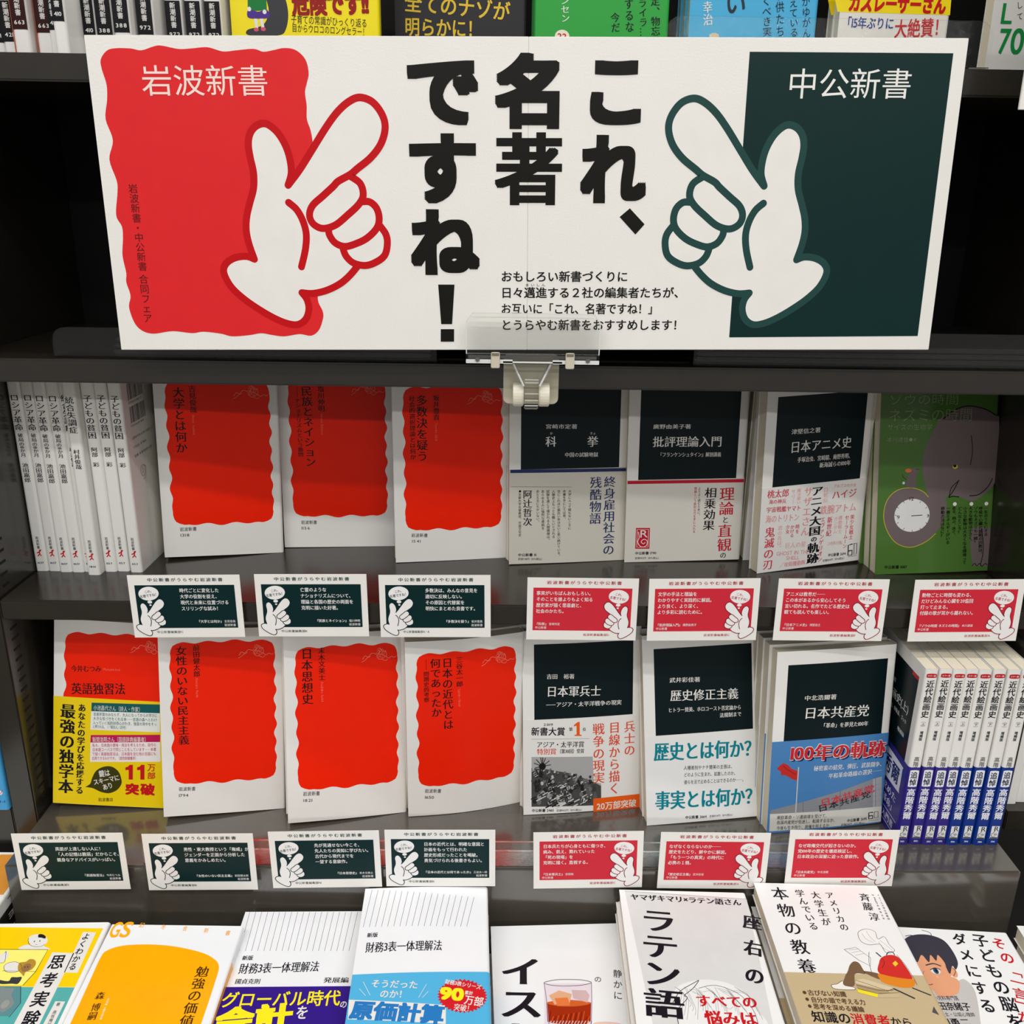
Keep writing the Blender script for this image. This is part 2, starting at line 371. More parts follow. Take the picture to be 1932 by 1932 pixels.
# what is printed on each front cover, millimetres on the paper
COVER = {'c1': [
  ('v','大学とは何か',20.5,156.4,20.3,97.0,10.11,(40,18,20),'m'),
  ('v','吉見俊哉',32.0,157.6,32.2,133.1,6.17,(40,18,20),'m'),
  ('v','Shunya Yoshimi',31.9,131.5,31.6,113.6,2.98,(240,130,110),'l'),
  ('h','岩波新書',14.1,26.3,28.9,26.4,4.21,(25,22,30),'g'),
  ('h','1318',14.1,20.7,22.6,20.7,3.94,(25,22,30),'g')],
 'c2': [
  ('v','民族とネイション',25.8,153.6,27.1,78.1,10.23,(40,18,20),'m'),
  ('v','塩川伸明',39.0,153.9,38.8,130.1,6.16,(40,18,20),'m'),
  ('v','ナショナリズムという難問',17.5,142.5,18.4,87.6,5.11,(40,18,20),'m'),
  ('k',[(17.6,153.0),(17.4,143.9)],0.37,(40,18,20)),
  ('v','Nobuaki Shiokawa',39.0,128.4,38.9,108.5,3.24,(240,130,110),'l'),
  ('h','岩波新書',15.8,24.7,30.9,24.5,4.06,(25,22,30),'g'),
  ('h','1156',15.8,19.0,24.4,18.9,3.78,(25,22,30),'g')],
 'c3': [
  ('v','多数決を疑う',25.5,154.5,25.4,94.5,10.19,(40,18,20),'m'),
  ('v','坂井豊貴',38.3,154.3,38.3,131.3,6.01,(40,18,20),'m'),
  ('v','社会的選択理論とは何か',17.0,153.7,17.0,96.3,5.47,(40,18,20),'m'),
  ('v','Toyotaka Sakai',38.1,129.4,38.2,112.9,3.16,(240,130,110),'l'),
  ('h','岩波新書',14.1,25.8,29.2,25.2,3.96,(25,22,30),'g'),
  ('h','1541',14.4,20.2,22.7,19.8,3.69,(25,22,30),'g')],
 'd2': [
  ('v','女性のいない民主主義',18.6,158.7,18.6,67.3,9.58,(40,18,20),'m'),
  ('v','前田健太郎',31.1,159.1,31.1,129.6,5.9,(40,18,20),'m'),
  ('v','Kentaro Maeda',31.0,128.4,31.1,110.7,2.96,(240,130,110),'l'),
  ('h','岩波新書',13.0,25.9,27.4,25.2,4.22,(25,22,30),'g'),
  ('h','1794',12.8,19.7,21.2,19.4,3.95,(25,22,30),'g')],
 'd3': [
  ('v','日本思想史',19.2,160.9,19.0,109.6,10.04,(40,18,20),'m'),
  ('v','末木文美士',31.6,161.0,31.6,130.8,6.05,(40,18,20),'m'),
  ('v','Fumihiko Sueki',31.6,129.4,31.8,111.4,3.04,(240,130,110),'l'),
  ('h','岩波新書',13.0,27.0,27.9,26.3,4.47,(25,22,30),'g'),
  ('h','1821',13.0,20.7,21.3,20.3,3.91,(25,22,30),'g')],
 'd4': [
  ('v','日本の近代とは',35.6,156.8,36.3,86.6,9.43,(40,18,20),'m'),
  ('v','何であったか',25.3,156.7,25.9,99.6,9.35,(40,18,20),'m'),
  ('v','三谷太一郎',46.1,156.6,46.4,127.6,6.28,(40,18,20),'m'),
  ('k',[(17.5,156.3),(17.5,145.9)],0.36,(40,18,20)),
  ('v','問題史的考察',17.5,144.6,17.4,114.8,4.91,(40,18,20),'m'),
  ('v','Taichiro Mitani',46.1,125.9,46.5,108.4,3.16,(240,130,110),'l'),
  ('h','岩波新書',14.6,26.0,29.5,24.7,4.59,(25,22,30),'g'),
  ('h','1650',14.5,19.4,23.0,18.7,4.3,(25,22,30),'g')],
 'd1': [
  ('h','今井むつみ',14.6,127.8,40.9,129.2,6.54,(40,18,20),'m'),
  ('h','Mutsumi Imai',42.7,129.0,57.6,129.5,3.28,(240,130,110),'l'),
  ('h','英語独習法',14.7,109.3,62.5,111.9,11.53,(40,18,20),'m')],
 'c4': [
  ('h','宮崎市定著',31.9,126.9,61.2,126.4,4.51,(228,226,220),'m'),
  ('h','か',36.0,120.6,38.8,120.6,2.66,(228,226,220),'g'),
  ('h','きょ',72.7,120.1,78.4,120.0,2.68,(228,226,220),'g'),
  ('g','科',32.2,108.6,42.0,117.9,(228,226,220),'m'),
  ('g','挙',70.5,107.8,80.7,117.5,(228,226,220),'m'),
  ('h','中国の試験地獄',49.9,101.0,81.0,100.6,4.59,(228,226,220),'m')],
 'c5': [
  ('h','廣野由美子著',21.8,127.3,56.7,127.0,4.55,(228,226,220),'m'),
  ('h','批評理論入門',21.9,113.5,86.0,112.9,10.54,(228,226,220),'m'),
  ('h','『フランケンシュタイン』解剖講義',27.6,101.7,85.7,100.9,4.63,(228,226,220),'m')],
 'c6': [
  ('h','津堅信之著',25.4,128.8,55.2,128.5,5.08,(228,226,220),'m'),
  ('h','日本アニメ史',25.2,114.9,88.7,115.0,11.48,(228,226,220),'m'),
  ('h','手塚治虫、宮崎駿、庵野秀明、',33.6,103.0,90.7,102.4,5.22,(228,226,220),'m'),
  ('h','新海誠らの100年',56.7,96.2,89.6,95.8,5.26,(228,226,220),'m')],
 'c7': [
  ('c',[(52.6,137.4),(65.7,146.6),(79.1,150.7),(95.6,147.7),(109.7,140.7,1),(112.4,91.9,1),(107.7,78.8),(97.1,69.1),(87.0,64.7),(75.0,69.3),(63.3,70.0),(64.2,60.0),(61.6,48.1),(57.2,40.2),(45.3,29.1),(31.7,24.2),(19.2,27.9),(10.6,37.6),(5.7,51.8),(7.4,67.0),(16.5,76.7),(29.4,78.9),(43.2,73.9),(46.1,70.5),(41.3,85.9),(39.4,99.1),(41.4,114.8)],(110,98,98),1),
  ('c',[(90.3,40.5),(107.0,39.9,1),(110.4,3.9,1),(92.2,4.5,1),(89.6,14.8),(88.2,28.4)],(110,98,98),1),
  ('k',[(57.2,139.9),(65.7,146.6),(79.1,150.7),(95.6,147.7),(107.6,141.4)],0.95,(22,24,18),2),
  ('k',[(83.9,124.3),(85.9,111.1),(84.6,98.0)],0.69,(22,24,18),2),
  ('k',[(109.0,92.0),(103.5,78.9),(94.3,70.9),(85.3,69.8)],0.83,(22,24,18),2),
  ('k',[(74.3,84.3),(69.3,74.5),(65.4,69.1),(69.5,69.9),(75.0,69.0)],0.83,(22,24,18),2),
  ('k',[(74.3,83.9),(67.7,77.9),(65.7,69.3)],0.69,(22,24,18),2),
  ('k',[(46.2,69.9),(40.5,75.3),(29.4,78.6),(16.5,76.3),(7.8,66.7),(5.7,51.8),(10.6,37.6),(19.2,27.9),(31.7,24.2),(45.3,28.7),(54.6,36.2)],0.68,(190,170,50),2),
  ('k',[(98.8,38.9),(101.2,19.8),(99.2,5.0)],0.7,(22,24,18),2),
  ('k',[(91.1,5.0),(93.5,7.2),(95.7,4.8),(98.4,7.0),(100.6,4.2),(104.0,6.8),(106.9,4.0),(109.6,6.0)],0.7,(22,24,18),2),
  ('e',31.8,53.5,16.4,15.1,0,(222,222,220),2),
  ('h','12',28.4,68.8,33.2,68.9,4.57,(25,22,30),'g'),
  ('h','9',17.5,52.3,20.7,52.2,4.87,(25,22,30),'g'),
  ('h','3',44.9,52.9,48.3,52.7,4.31,(25,22,30),'g'),
  ('k',[(31.4,53.1),(41.1,53.5)],0.69,(25,22,30),4),
  ('k',[(46.1,53.1),(48.0,53.0)],0.41,(25,22,30),4),
  ('k',[(44.5,46.6),(46.2,45.6)],0.41,(25,22,30),4),
  ('k',[(39.5,41.9),(40.5,40.3)],0.41,(25,22,30),4),
  ('k',[(32.4,40.4),(32.5,38.5)],0.41,(25,22,30),4),
  ('k',[(25.2,42.4),(24.3,40.8)],0.41,(25,22,30),4),
  ('k',[(19.7,47.3),(18.1,46.5)],0.41,(25,22,30),4),
  ('k',[(17.6,53.9),(15.7,54.0)],0.41,(25,22,30),4),
  ('k',[(19.2,60.4),(17.5,61.4)],0.41,(25,22,30),4),
  ('k',[(24.2,65.0),(23.2,66.7)],0.41,(25,22,30),4),
  ('k',[(31.3,66.6),(31.2,68.4)],0.41,(25,22,30),4),
  ('k',[(38.5,64.6),(39.3,66.2)],0.41,(25,22,30),4),
  ('k',[(43.9,59.7),(45.5,60.6)],0.41,(25,22,30),4),
  ('e',70.2,96.6,2.5,1.9,0,(200,190,50),3),
  ('e',69.8,97.3,1.5,1.3,0,(25,22,30),4),
  ('c',[(25.3,79.7),(25.7,86.3),(27.4,92.2),(30.7,96.1),(36.9,95.0),(34.9,92.0),(33.8,86.1),(34.8,79.2)],(110,98,98),3),
  ('e',26.7,94.2,3.0,1.8,0,(205,110,60),4),
  ('k',[(33.4,95.3),(37.1,94.8)],0.41,(22,24,18),4),
  ('k',[(25.0,86.3),(22.2,88.4),(21.4,91.0)],0.41,(22,24,18),4),
  ('e',22.8,83.1,1.2,1.2,0,(220,220,210),3),
  ('h','ゾウの時間',6.3,157.8,70.9,156.8,10.53,(146,158,124),'l'),
  ('h','ネズミの時間',5.9,144.2,84.6,142.8,12.54,(146,158,124),'l'),
  ('h','サイズの生物学',5.7,133.6,47.3,132.7,5.86,(146,158,124),'l'),
  ('h','本川達雄',5.9,122.4,25.9,122.0,5.04,(146,158,124),'l'),
  ('e',27.8,121.9,1.6,1.6,0,(146,158,124),3),
  ('h','著',30.0,121.9,32.7,121.8,3.08,(146,158,124),'l'),
  ('e',71.5,62.7,1.8,1.7,0,(228,226,220),3),
  ('e',87.4,62.3,1.8,1.7,0,(228,226,220),3),
  ('e',101.9,62.1,1.8,1.7,0,(228,226,220),3),
  ('h','中公新書 1087',7.9,6.5,29.1,6.3,3.5,(22,24,18),'b'),
  ('v','一生のうちにする',101.5,59.6,103.0,32.2,4.03,(22,24,18),'b'),
  ('v','呼吸や心臓の鼓動の回数は、',96.5,59.7,98.6,14.2,4.03,(22,24,18),'b'),
  ('v','ゾウもネズミも一緒？',91.8,59.9,93.4,25.3,4.02,(22,24,18),'b'),
  ('v','大きな動物は小さく、',86.8,60.0,88.3,26.0,4.02,(22,24,18),'b'),
  ('v','小さな動物は大きくなる環境って',81.6,60.2,83.5,6.6,4.03,(22,24,18),'b'),
  ('v','どんなところ？',76.5,60.3,77.3,34.8,4.01,(22,24,18),'b'),
  ('v','走る、飛ぶ、泳ぐ、',70.9,60.5,71.9,32.7,4.01,(22,24,18),'b'),
  ('v','一番エネルギーがいる',65.4,60.7,66.5,26.1,4.01,(22,24,18),'b'),
  ('v','移動方法はなに？',60.3,60.8,61.1,32.4,4.0,(22,24,18),'b')],
 'd5': [
  ('h','吉田\u3000裕著',21.1,130.6,46.7,129.7,5.02,(228,226,220),'m'),
  ('h','日本軍兵士',20.9,116.7,71.2,114.9,10.9,(228,226,220),'m'),
  ('k',[(20.7,104.0),(29.3,103.9)],0.36,(228,226,220),6),
  ('h','アジア・太平洋戦争の現実',29.6,104.0,90.5,102.7,5.08,(228,226,220),'m')],
 'd6': [
  ('h','武井彩佳著',23.7,131.6,52.3,130.6,4.89,(228,226,220),'m'),
  ('h','歴史修正主義',24.0,117.5,87.9,115.4,10.87,(228,226,220),'m'),
  ('h','ヒトラー賛美、ホロコースト否定論から',22.0,104.4,90.1,102.5,4.67,(228,226,220),'m'),
  ('h','法規制まで',69.5,96.4,90.3,96.3,4.69,(228,226,220),'m')],
 'd7': [
  ('h','中北浩爾著',26.2,129.1,55.7,128.5,5.29,(228,226,220),'m'),
  ('h','日本共産党',26.6,115.0,87.6,113.0,11.82,(228,226,220),'m'),
  ('h','「革命」を夢見た100年',43.1,102.1,87.5,100.4,5.11,(228,226,220),'m')],
 't1': [
  ('p',[(-9.7,176.1),(116.7,171.8),(115.7,117.4),(9.6,120.6)],(250,206,0),1),
  ('p',[(9.7,120.4),(115.8,117.1),(115.4,74.9),(25.2,77.9)],(86,172,168),1),
  ('p',[(102.1,168.6),(112.6,167.8),(112.8,130.0),(102.4,130.5)],(228,226,220),2),
  ('p',[(85.9,149.3),(103.2,148.2),(102.6,74.2),(84.1,74.6)],(228,226,220),2),
  ('p',[(106.3,105.6),(113.6,105.2),(112.8,79.0),(105.0,79.1)],(228,226,220),2),
  ('v','よくわかる',106.1,167.5,107.2,132.1,6.03,(25,22,30),'b'),
  ('v','思考実験',93.0,148.4,95.0,83.4,12.12,(25,22,30),'b'),
  ('v','著\u3000高坂庵行',109.5,104.5,109.7,85.1,3.01,(25,22,30),'g'),
  ('p',[(35.9,153.1),(81.3,151.9),(80.7,131.8),(76.4,119.7),(47.6,120.5)],(250,240,120),2),
  ('k',[(35.9,153.1),(81.3,151.9),(80.7,131.8),(76.4,119.7)],0.49,(25,22,30),3,False,False),
  ('k',[(80.7,131.8),(55.2,132.9)],0.29,(25,22,30),3),
  ('c',[(61.4,164.0),(63.9,166.4),(67.7,166.9),(72.8,165.6),(76.5,162.4),(77.8,158.7),(76.6,155.6),(81.6,153.1),(81.5,152.1),(59.0,152.6),(61.2,156.5),(65.5,157.1),(62.8,160.2)],(228,226,220),3),
  ('c',[(68.9,163.8),(67.9,166.6),(70.8,166.8),(74.2,164.7),(74.7,162.5),(71.2,163.5)],(25,22,30),4),
  ('e',67.5,159.9,0.4,0.8,0,(25,22,30),4),
  ('e',71.6,160.3,0.4,0.8,0,(25,22,30),4),
  ('k',[(69.5,157.0),(71.1,156.7)],0.3,(25,22,30),4),
  ('k',[(61.7,163.3),(62.2,160.8),(64.9,157.1),(69.9,154.9),(74.8,155.1),(76.5,156.9)],0.3,(25,22,30),4),
  ('c',[(55.9,139.8),(61.3,140.9),(66.3,138.5),(68.4,134.9),(65.5,131.5),(58.4,132.2),(54.6,136.4)],(228,226,220),3),
  ('k',[(55.9,139.8),(61.3,140.9),(66.3,138.5),(68.4,134.9),(65.5,131.5),(58.4,132.2),(54.6,136.4)],0.29,(25,22,30),4,True),
  ('c',[(64.8,139.7),(69.2,140.8),(71.1,143.1),(75.3,142.4),(77.9,138.2),(76.7,133.6),(73.3,131.4),(73.4,127.9),(70.4,130.3),(66.4,133.8)],(184,140,50),4),
  ('e',72.0,135.4,3.3,3.8,0,(150,110,70),5),
  ('e',70.9,135.8,0.4,0.5,0,(25,22,30),6),
  ('e',72.9,136.0,0.4,0.5,0,(25,22,30),6),
  ('e',50.0,145.3,3.6,5.3,0,(228,226,220),3),
  ('k',[(49.6,149.2),(49.6,150.9),(50.9,147.7),(53.0,141.1),(50.0,140.0)],0.3,(25,22,30),4),
  ('c',[(50.7,126.1),(63.4,123.6),(64.7,126.9),(68.6,126.9),(72.5,126.8),(72.1,121.2),(67.3,121.3),(58.6,121.4)],(60,60,60),4),
  ('p',[(53.8,119.5),(75.1,118.9),(81.5,104.5),(77.9,94.0),(65.8,94.3)],(90,140,145),3),
  ('c',[(60.7,116.9),(66.2,117.4),(71.3,116.7),(71.9,111.2),(76.8,104.6),(74.5,99.3),(69.4,98.4)],(130,140,140),4),
  ('e',70.7,103.7,2.8,3.6,0,(150,155,150),5),
  ('k',[(75.2,118.9),(81.5,104.5),(78.4,93.0)],0.38,(25,22,30),5,False,False)],
 't2': [
  ('c',[(4.8,52.3,1),(4.7,85.3),(3.7,121.5),(3.2,141.6),(5.6,147.9),(15.8,152.6),(35.5,154.1),(56.3,152.6),(78.1,147.7),(89.8,142.3),(96.6,135.2),(97.9,121.8),(98.2,86.6),(97.1,53.5,1)],(250,172,8),1),
  ('g','G',0.9,160.1,8.4,175.2,(250,172,8),'b'),
  ('g','S',9.4,160.3,17.0,175.6,(250,172,8),'b'),
  ('g','幻',21.7,170.2,25.4,175.0,(250,172,8),'g'),
  ('g','冬',39.7,168.5,43.5,173.3,(250,172,8),'g'),
  ('g','舎',57.5,167.4,61.2,172.1,(250,172,8),'g'),
  ('g','新',75.0,165.8,78.7,170.5,(250,172,8),'g'),
  ('g','書',92.9,163.5,96.5,168.3,(250,172,8),'g'),
  ('v','勉強の価値',85.3,135.0,87.4,83.4,10.22,(70,40,10),'m'),
  ('v','森',16.6,111.5,17.0,104.7,6.73,(70,40,10),'m'),
  ('v','博嗣',17.2,102.0,18.4,88.0,6.6,(70,40,10),'m'),
  ('v','MORI HIROSHI',23.9,105.9,25.1,88.6,2.01,(250,235,190),'b')],
 't3': [
  ('k',[(3.3,172.8),(5.1,131.5)],0.27,(110,60,90),1),
  ('k',[(8.3,172.8),(9.9,131.4)],0.27,(110,60,90),1),
  ('k',[(13.3,172.7),(14.7,131.4)],0.27,(110,60,90),1),
  ('k',[(18.3,172.7),(19.5,131.4)],0.27,(110,60,90),1),
  ('k',[(23.3,172.7),(24.4,131.3)],0.27,(110,60,90),1),
  ('k',[(28.2,172.6),(29.2,131.3)],0.27,(110,60,90),1),
  ('k',[(33.2,172.6),(34.0,131.2)],0.27,(110,60,90),1),
  ('k',[(38.2,172.6),(38.8,131.2)],0.27,(110,60,90),1),
  ('k',[(43.2,172.5),(43.6,131.2)],0.27,(110,60,90),1),
  ('k',[(48.2,172.5),(48.4,131.1)],0.27,(110,60,90),1),
  ('k',[(53.2,172.4),(53.2,131.1)],0.27,(110,60,90),1),
  ('k',[(58.2,172.4),(58.1,131.0)],0.27,(110,60,90),1),
  ('k',[(63.2,172.4),(62.9,131.0)],0.27,(110,60,90),1),
  ('k',[(68.2,172.3),(67.7,130.9)],0.27,(110,60,90),1),
  ('k',[(73.2,172.3),(72.5,130.9)],0.27,(110,60,90),1),
  ('k',[(78.2,172.3),(77.4,130.9)],0.27,(110,60,90),1),
  ('k',[(83.2,172.2),(82.2,130.8)],0.27,(110,60,90),1),
  ('k',[(88.2,172.2),(87.0,130.8)],0.27,(110,60,90),1),
  ('k',[(93.3,172.1),(91.8,130.7)],0.27,(110,60,90),1),
  ('h','新版',9.2,124.3,17.7,124.5,4.77,(25,22,30),'b'),
  ('h','財務3表一体理解法',9.4,113.8,71.2,115.7,10.92,(25,22,30),'m'),
  ('h','國貞克則',9.4,101.9,28.7,101.8,5.24,(25,22,30),'m'),
  ('h','発展編',76.5,102.5,96.0,102.4,5.56,(25,22,30),'m')],
 't4': [
  ('k',[(5.6,171.9),(2.6,129.8)],0.28,(110,60,90),1),
  ('k',[(10.8,171.2),(7.6,129.7)],0.28,(110,60,90),1),
  ('k',[(16.0,170.6),(12.5,129.5)],0.28,(110,60,90),1),
  ('k',[(21.2,169.9),(17.5,129.4)],0.28,(110,60,90),1),
  ('k',[(26.4,169.2),(22.5,129.3)],0.28,(110,60,90),1),
  ('k',[(31.5,168.6),(27.5,129.2)],0.28,(110,60,90),1),
  ('k',[(36.7,167.9),(32.5,129.1)],0.28,(110,60,90),1),
  ('k',[(41.9,167.3),(37.4,129.0)],0.28,(110,60,90),1),
  ('k',[(47.1,166.6),(42.4,128.8)],0.28,(110,60,90),1),
  ('k',[(52.2,165.9),(47.4,128.7)],0.28,(110,60,90),1),
  ('k',[(57.4,165.3),(52.4,128.6)],0.28,(110,60,90),1),
  ('k',[(62.6,164.6),(57.4,128.5)],0.28,(110,60,90),1),
  ('k',[(67.7,164.0),(62.4,128.4)],0.28,(110,60,90),1),
  ('k',[(72.9,163.3),(67.4,128.2)],0.28,(110,60,90),1),
  ('k',[(78.0,162.7),(72.3,128.1)],0.28,(110,60,90),1),
  ('k',[(83.1,162.0),(77.3,128.0)],0.28,(110,60,90),1),
  ('k',[(88.3,161.4),(82.3,127.9)],0.28,(110,60,90),1),
  ('k',[(93.4,160.7),(87.3,127.8)],0.28,(110,60,90),1),
  ('h','新版',6.7,120.8,15.4,120.9,5.01,(25,22,30),'b'),
  ('h','財務3表一体理解法',6.8,108.2,68.0,108.3,11.38,(25,22,30),'m')],
 't5': [
  ('v','イスト',23.3,139.2,17.8,45.8,33.55,(25,22,30),'M'),
  ('v','静かに',98.9,123.9,94.3,91.8,7.36,(25,22,30),'g'),
  ('v','の',82.2,116.6,81.5,110.2,6.0,(25,22,30),'g'),
  ('p',[(39.3,111.0),(76.1,109.7),(71.1,70.5),(36.6,71.8)],(226,216,222),1),
  ('c',[(39.6,92.4,1),(55.3,88.6),(73.5,90.6,1),(71.0,74.3,1),(64.0,70.8),(47.2,72.7),(39.0,74.9,1)],(160,44,14),2),
  ('c',[(39.6,92.4),(55.9,94.5),(73.6,91.2),(63.9,88.3),(48.8,88.8)],(206,96,40),3),
  ('p',[(42.2,99.1),(50.3,103.6),(59.8,99.8),(57.2,91.2),(45.7,90.2)],(222,170,130),4),
  ('p',[(60.2,103.7),(71.2,102.9),(73.3,98.0),(70.8,91.3),(60.4,95.7)],(206,176,176),4),
  ('p',[(46.3,96.2),(56.2,96.6),(57.5,89.1),(47.8,88.8)],(226,120,60),5),
  ('k',[(39.3,111.4),(47.9,113.9),(58.0,114.1),(69.1,113.2),(76.4,110.4),(68.5,108.1),(57.3,107.7),(46.3,108.6)],0.56,(110,96,120),5,True),
  ('k',[(39.5,110.9),(40.0,92.4),(39.8,71.7)],0.54,(150,130,150),5),
  ('k',[(76.3,109.7),(74.1,91.2),(71.1,71.8)],0.54,(150,130,150),5),
  ('k',[(40.0,74.8),(42.5,84.4)],0.43,(90,20,10),4),
  ('k',[(41.9,74.8),(44.0,79.6)],0.43,(226,100,40),4),
  ('k',[(43.8,74.7),(45.9,79.9)],0.43,(90,20,10),4),
  ('k',[(45.7,74.6),(47.9,80.2)],0.43,(226,100,40),4),
  ('k',[(47.6,74.5),(49.8,80.5)],0.43,(90,20,10),4),
  ('k',[(49.5,74.5),(51.8,80.8)],0.43,(226,100,40),4),
  ('k',[(51.4,74.4),(53.7,81.1)],0.43,(90,20,10),4),
  ('k',[(53.3,74.3),(55.7,81.5)],0.43,(226,100,40),4),
  ('k',[(55.2,74.3),(57.7,81.8)],0.43,(90,20,10),4),
  ('k',[(57.1,74.2),(59.6,82.1)],0.43,(226,100,40),4),
  ('k',[(59.1,74.1),(61.6,82.4)],0.43,(90,20,10),4),
  ('k',[(61.0,74.1),(63.6,82.7)],0.43,(226,100,40),4),
  ('k',[(62.9,74.0),(65.6,83.1)],0.43,(90,20,10),4),
  ('k',[(64.8,73.9),(67.5,83.4)],0.43,(226,100,40),4),
  ('k',[(66.7,73.9),(68.9,78.5)],0.43,(90,20,10),4),
  ('k',[(68.6,73.8),(70.8,78.8)],0.43,(226,100,40),4),
  ('k',[(39.8,71.7),(41.7,75.4)],0.63,(210,190,190),5),
  ('k',[(42.1,71.6),(44.0,75.3)],0.63,(210,190,190),5),
  ('k',[(44.4,71.5),(46.3,75.2)],0.63,(210,190,190),5),
  ('k',[(46.7,71.4),(48.7,75.2)],0.63,(210,190,190),5),
  ('k',[(49.0,71.3),(51.0,75.1)],0.63,(210,190,190),5),
  ('k',[(51.3,71.2),(53.3,75.0)],0.63,(210,190,190),5),
  ('k',[(53.6,71.2),(55.6,74.9)],0.63,(210,190,190),5),
  ('k',[(56.0,71.1),(58.0,74.8)],0.64,(210,190,190),5),
  ('k',[(58.3,71.0),(60.3,74.7)],0.64,(210,190,190),5),
  ('k',[(60.6,70.9),(62.6,74.6)],0.64,(210,190,190),5),
  ('k',[(62.9,70.8),(64.9,74.6)],0.64,(210,190,190),5),
  ('k',[(65.2,70.7),(67.3,74.5)],0.64,(210,190,190),5),
  ('k',[(67.5,70.7),(69.6,74.4)],0.64,(210,190,190),5),
  ('k',[(69.8,70.6),(71.9,74.3)],0.64,(210,190,190),5),
  ('c',[(72.6,72.0),(79.2,73.5),(89.6,72.4),(95.3,68.4),(73.8,65.4)],(230,196,184),2)],
 't6': [
  ('p',[(4.4,171.3),(109.7,165.3),(100.2,30.4),(13.0,9.6)],(214,214,212),1),
  ('k',[(4.4,171.3),(109.7,165.3)],0.37,(120,120,120),2),
  ('h','ヤマザキマリ×ラテン語さん',8.5,164.4,104.1,160.8,7.88,(25,22,30),'M'),
  ('v','座右の',111.1,152.5,94.5,66.8,15.6,(25,22,30),'M'),
  ('v','ラテン語',30.4,151.2,21.5,38.2,30.41,(25,22,30),'M'),
  ('c',[(35.0,68.1),(49.3,74.8),(61.7,75.9),(76.5,72.3),(88.5,61.9),(92.7,47.7),(91.8,30.1),(26.3,10.0),(33.0,40.5),(29.9,55.9)],(232,232,230),2),
  ('k',[(32.8,68.1),(37.5,62.8),(33.3,49.5)],0.24,(120,120,120),3),
  ('k',[(34.1,66.9),(38.8,60.5),(34.7,45.7)],0.24,(120,120,120),3),
  ('k',[(35.5,65.7),(40.2,58.1),(36.1,41.9)],0.24,(120,120,120),3),
  ('k',[(36.8,64.5),(41.6,55.8),(37.6,38.2)],0.24,(120,120,120),3),
  ('k',[(38.2,63.4),(42.9,53.5),(41.4,49.8)],0.24,(120,120,120),3),
  ('k',[(40.5,68.3),(44.2,51.2),(42.8,46.0)],0.24,(120,120,120),3),
  ('k',[(41.9,67.2),(45.6,48.9),(44.2,42.2)],0.24,(120,120,120),3),
  ('k',[(43.2,66.0),(49.7,63.2),(45.6,38.4)],0.24,(120,120,120),3),
  ('k',[(44.5,64.8),(51.1,60.9),(49.6,50.0)],0.24,(120,120,120),3),
  ('k',[(45.9,63.6),(52.4,58.5),(51.0,46.2)],0.24,(120,120,120),3),
  ('k',[(48.2,68.6),(53.7,56.2),(52.3,42.4)],0.24,(120,120,120),3),
  ('k',[(49.6,67.4),(55.0,53.9),(53.7,38.7)],0.24,(120,120,120),3),
  ('k',[(50.9,66.3),(56.3,51.6),(57.8,50.3)],0.24,(120,120,120),3),
  ('k',[(52.2,65.1),(57.6,49.3),(59.1,46.5)],0.24,(120,120,120),3),
  ('k',[(53.6,63.9),(62.0,63.7),(60.4,42.7)],0.24,(120,120,120),3),
  ('k',[(56.0,68.9),(63.3,61.3),(61.7,39.0)],0.24,(120,120,120),3),
  ('k',[(57.3,67.7),(64.6,59.0),(66.0,50.6)],0.24,(120,120,120),3),
  ('k',[(58.6,66.5),(65.9,56.6),(67.3,46.8)],0.24,(120,120,120),3),
  ('k',[(59.9,65.3),(67.2,54.3),(68.6,43.0)],0.24,(120,120,120),3),
  ('k',[(61.3,64.2),(68.4,52.0),(69.8,39.3)],0.24,(120,120,120),3),
  ('k',[(63.7,69.1),(69.7,49.7),(74.2,50.9)],0.24,(120,120,120),3),
  ('k',[(65.0,68.0),(74.3,64.1),(75.5,47.1)],0.24,(120,120,120),3),
  ('k',[(66.3,66.8),(75.6,61.7),(76.7,43.3)],0.24,(120,120,120),3),
  ('k',[(67.7,65.6),(76.8,59.4),(77.9,39.5)],0.24,(120,120,120),3),
  ('k',[(69.0,64.4),(78.1,57.0),(82.4,51.2)],0.24,(120,120,120),3),
  ('k',[(71.5,69.4),(79.3,54.7),(83.6,47.3)],0.24,(120,120,120),3),
  ('k',[(72.8,68.2),(80.5,52.4),(84.8,43.6)],0.24,(120,120,120),3),
  ('k',[(74.1,67.1),(81.8,50.1),(86.0,39.8)],0.24,(120,120,120),3),
  ('k',[(75.4,65.9),(86.6,64.5),(90.6,51.5)],0.24,(120,120,120),3),
  ('k',[(76.6,64.7),(87.9,62.2),(91.8,47.6)],0.24,(120,120,120),3),
  ('k',[(79.2,69.7),(89.1,59.8),(92.9,43.8)],0.24,(120,120,120),3),
  ('k',[(80.5,68.5),(90.3,57.5),(94.0,40.1)],0.24,(120,120,120),3),
  ('k',[(29.5,53.3),(36.6,64.1),(48.9,72.7),(52.6,74.9),(46.9,67.2),(39.2,60.2),(41.0,57.6),(31.6,45.6),(30.7,32.9)],0.55,(60,60,60),3),
  ('k',[(51.3,67.4),(65.1,70.6),(81.1,63.0),(88.7,48.8),(89.8,34.9)],0.44,(90,90,90),3),
  ('h','すべての',47.0,55.8,93.5,55.5,11.97,(196,24,30),'M'),
  ('h','悩みは',50.9,40.5,90.0,40.6,13.64,(196,24,30),'M')],
 't7': [
  ('v','本物の教養',19.5,170.3,19.4,66.6,14.75,(25,22,30),'m'),
  ('v','アメリカの',62.9,163.8,63.2,116.3,7.6,(25,22,30),'m'),
  ('v','大学生が',50.7,164.3,49.7,121.3,8.16,(25,22,30),'m'),
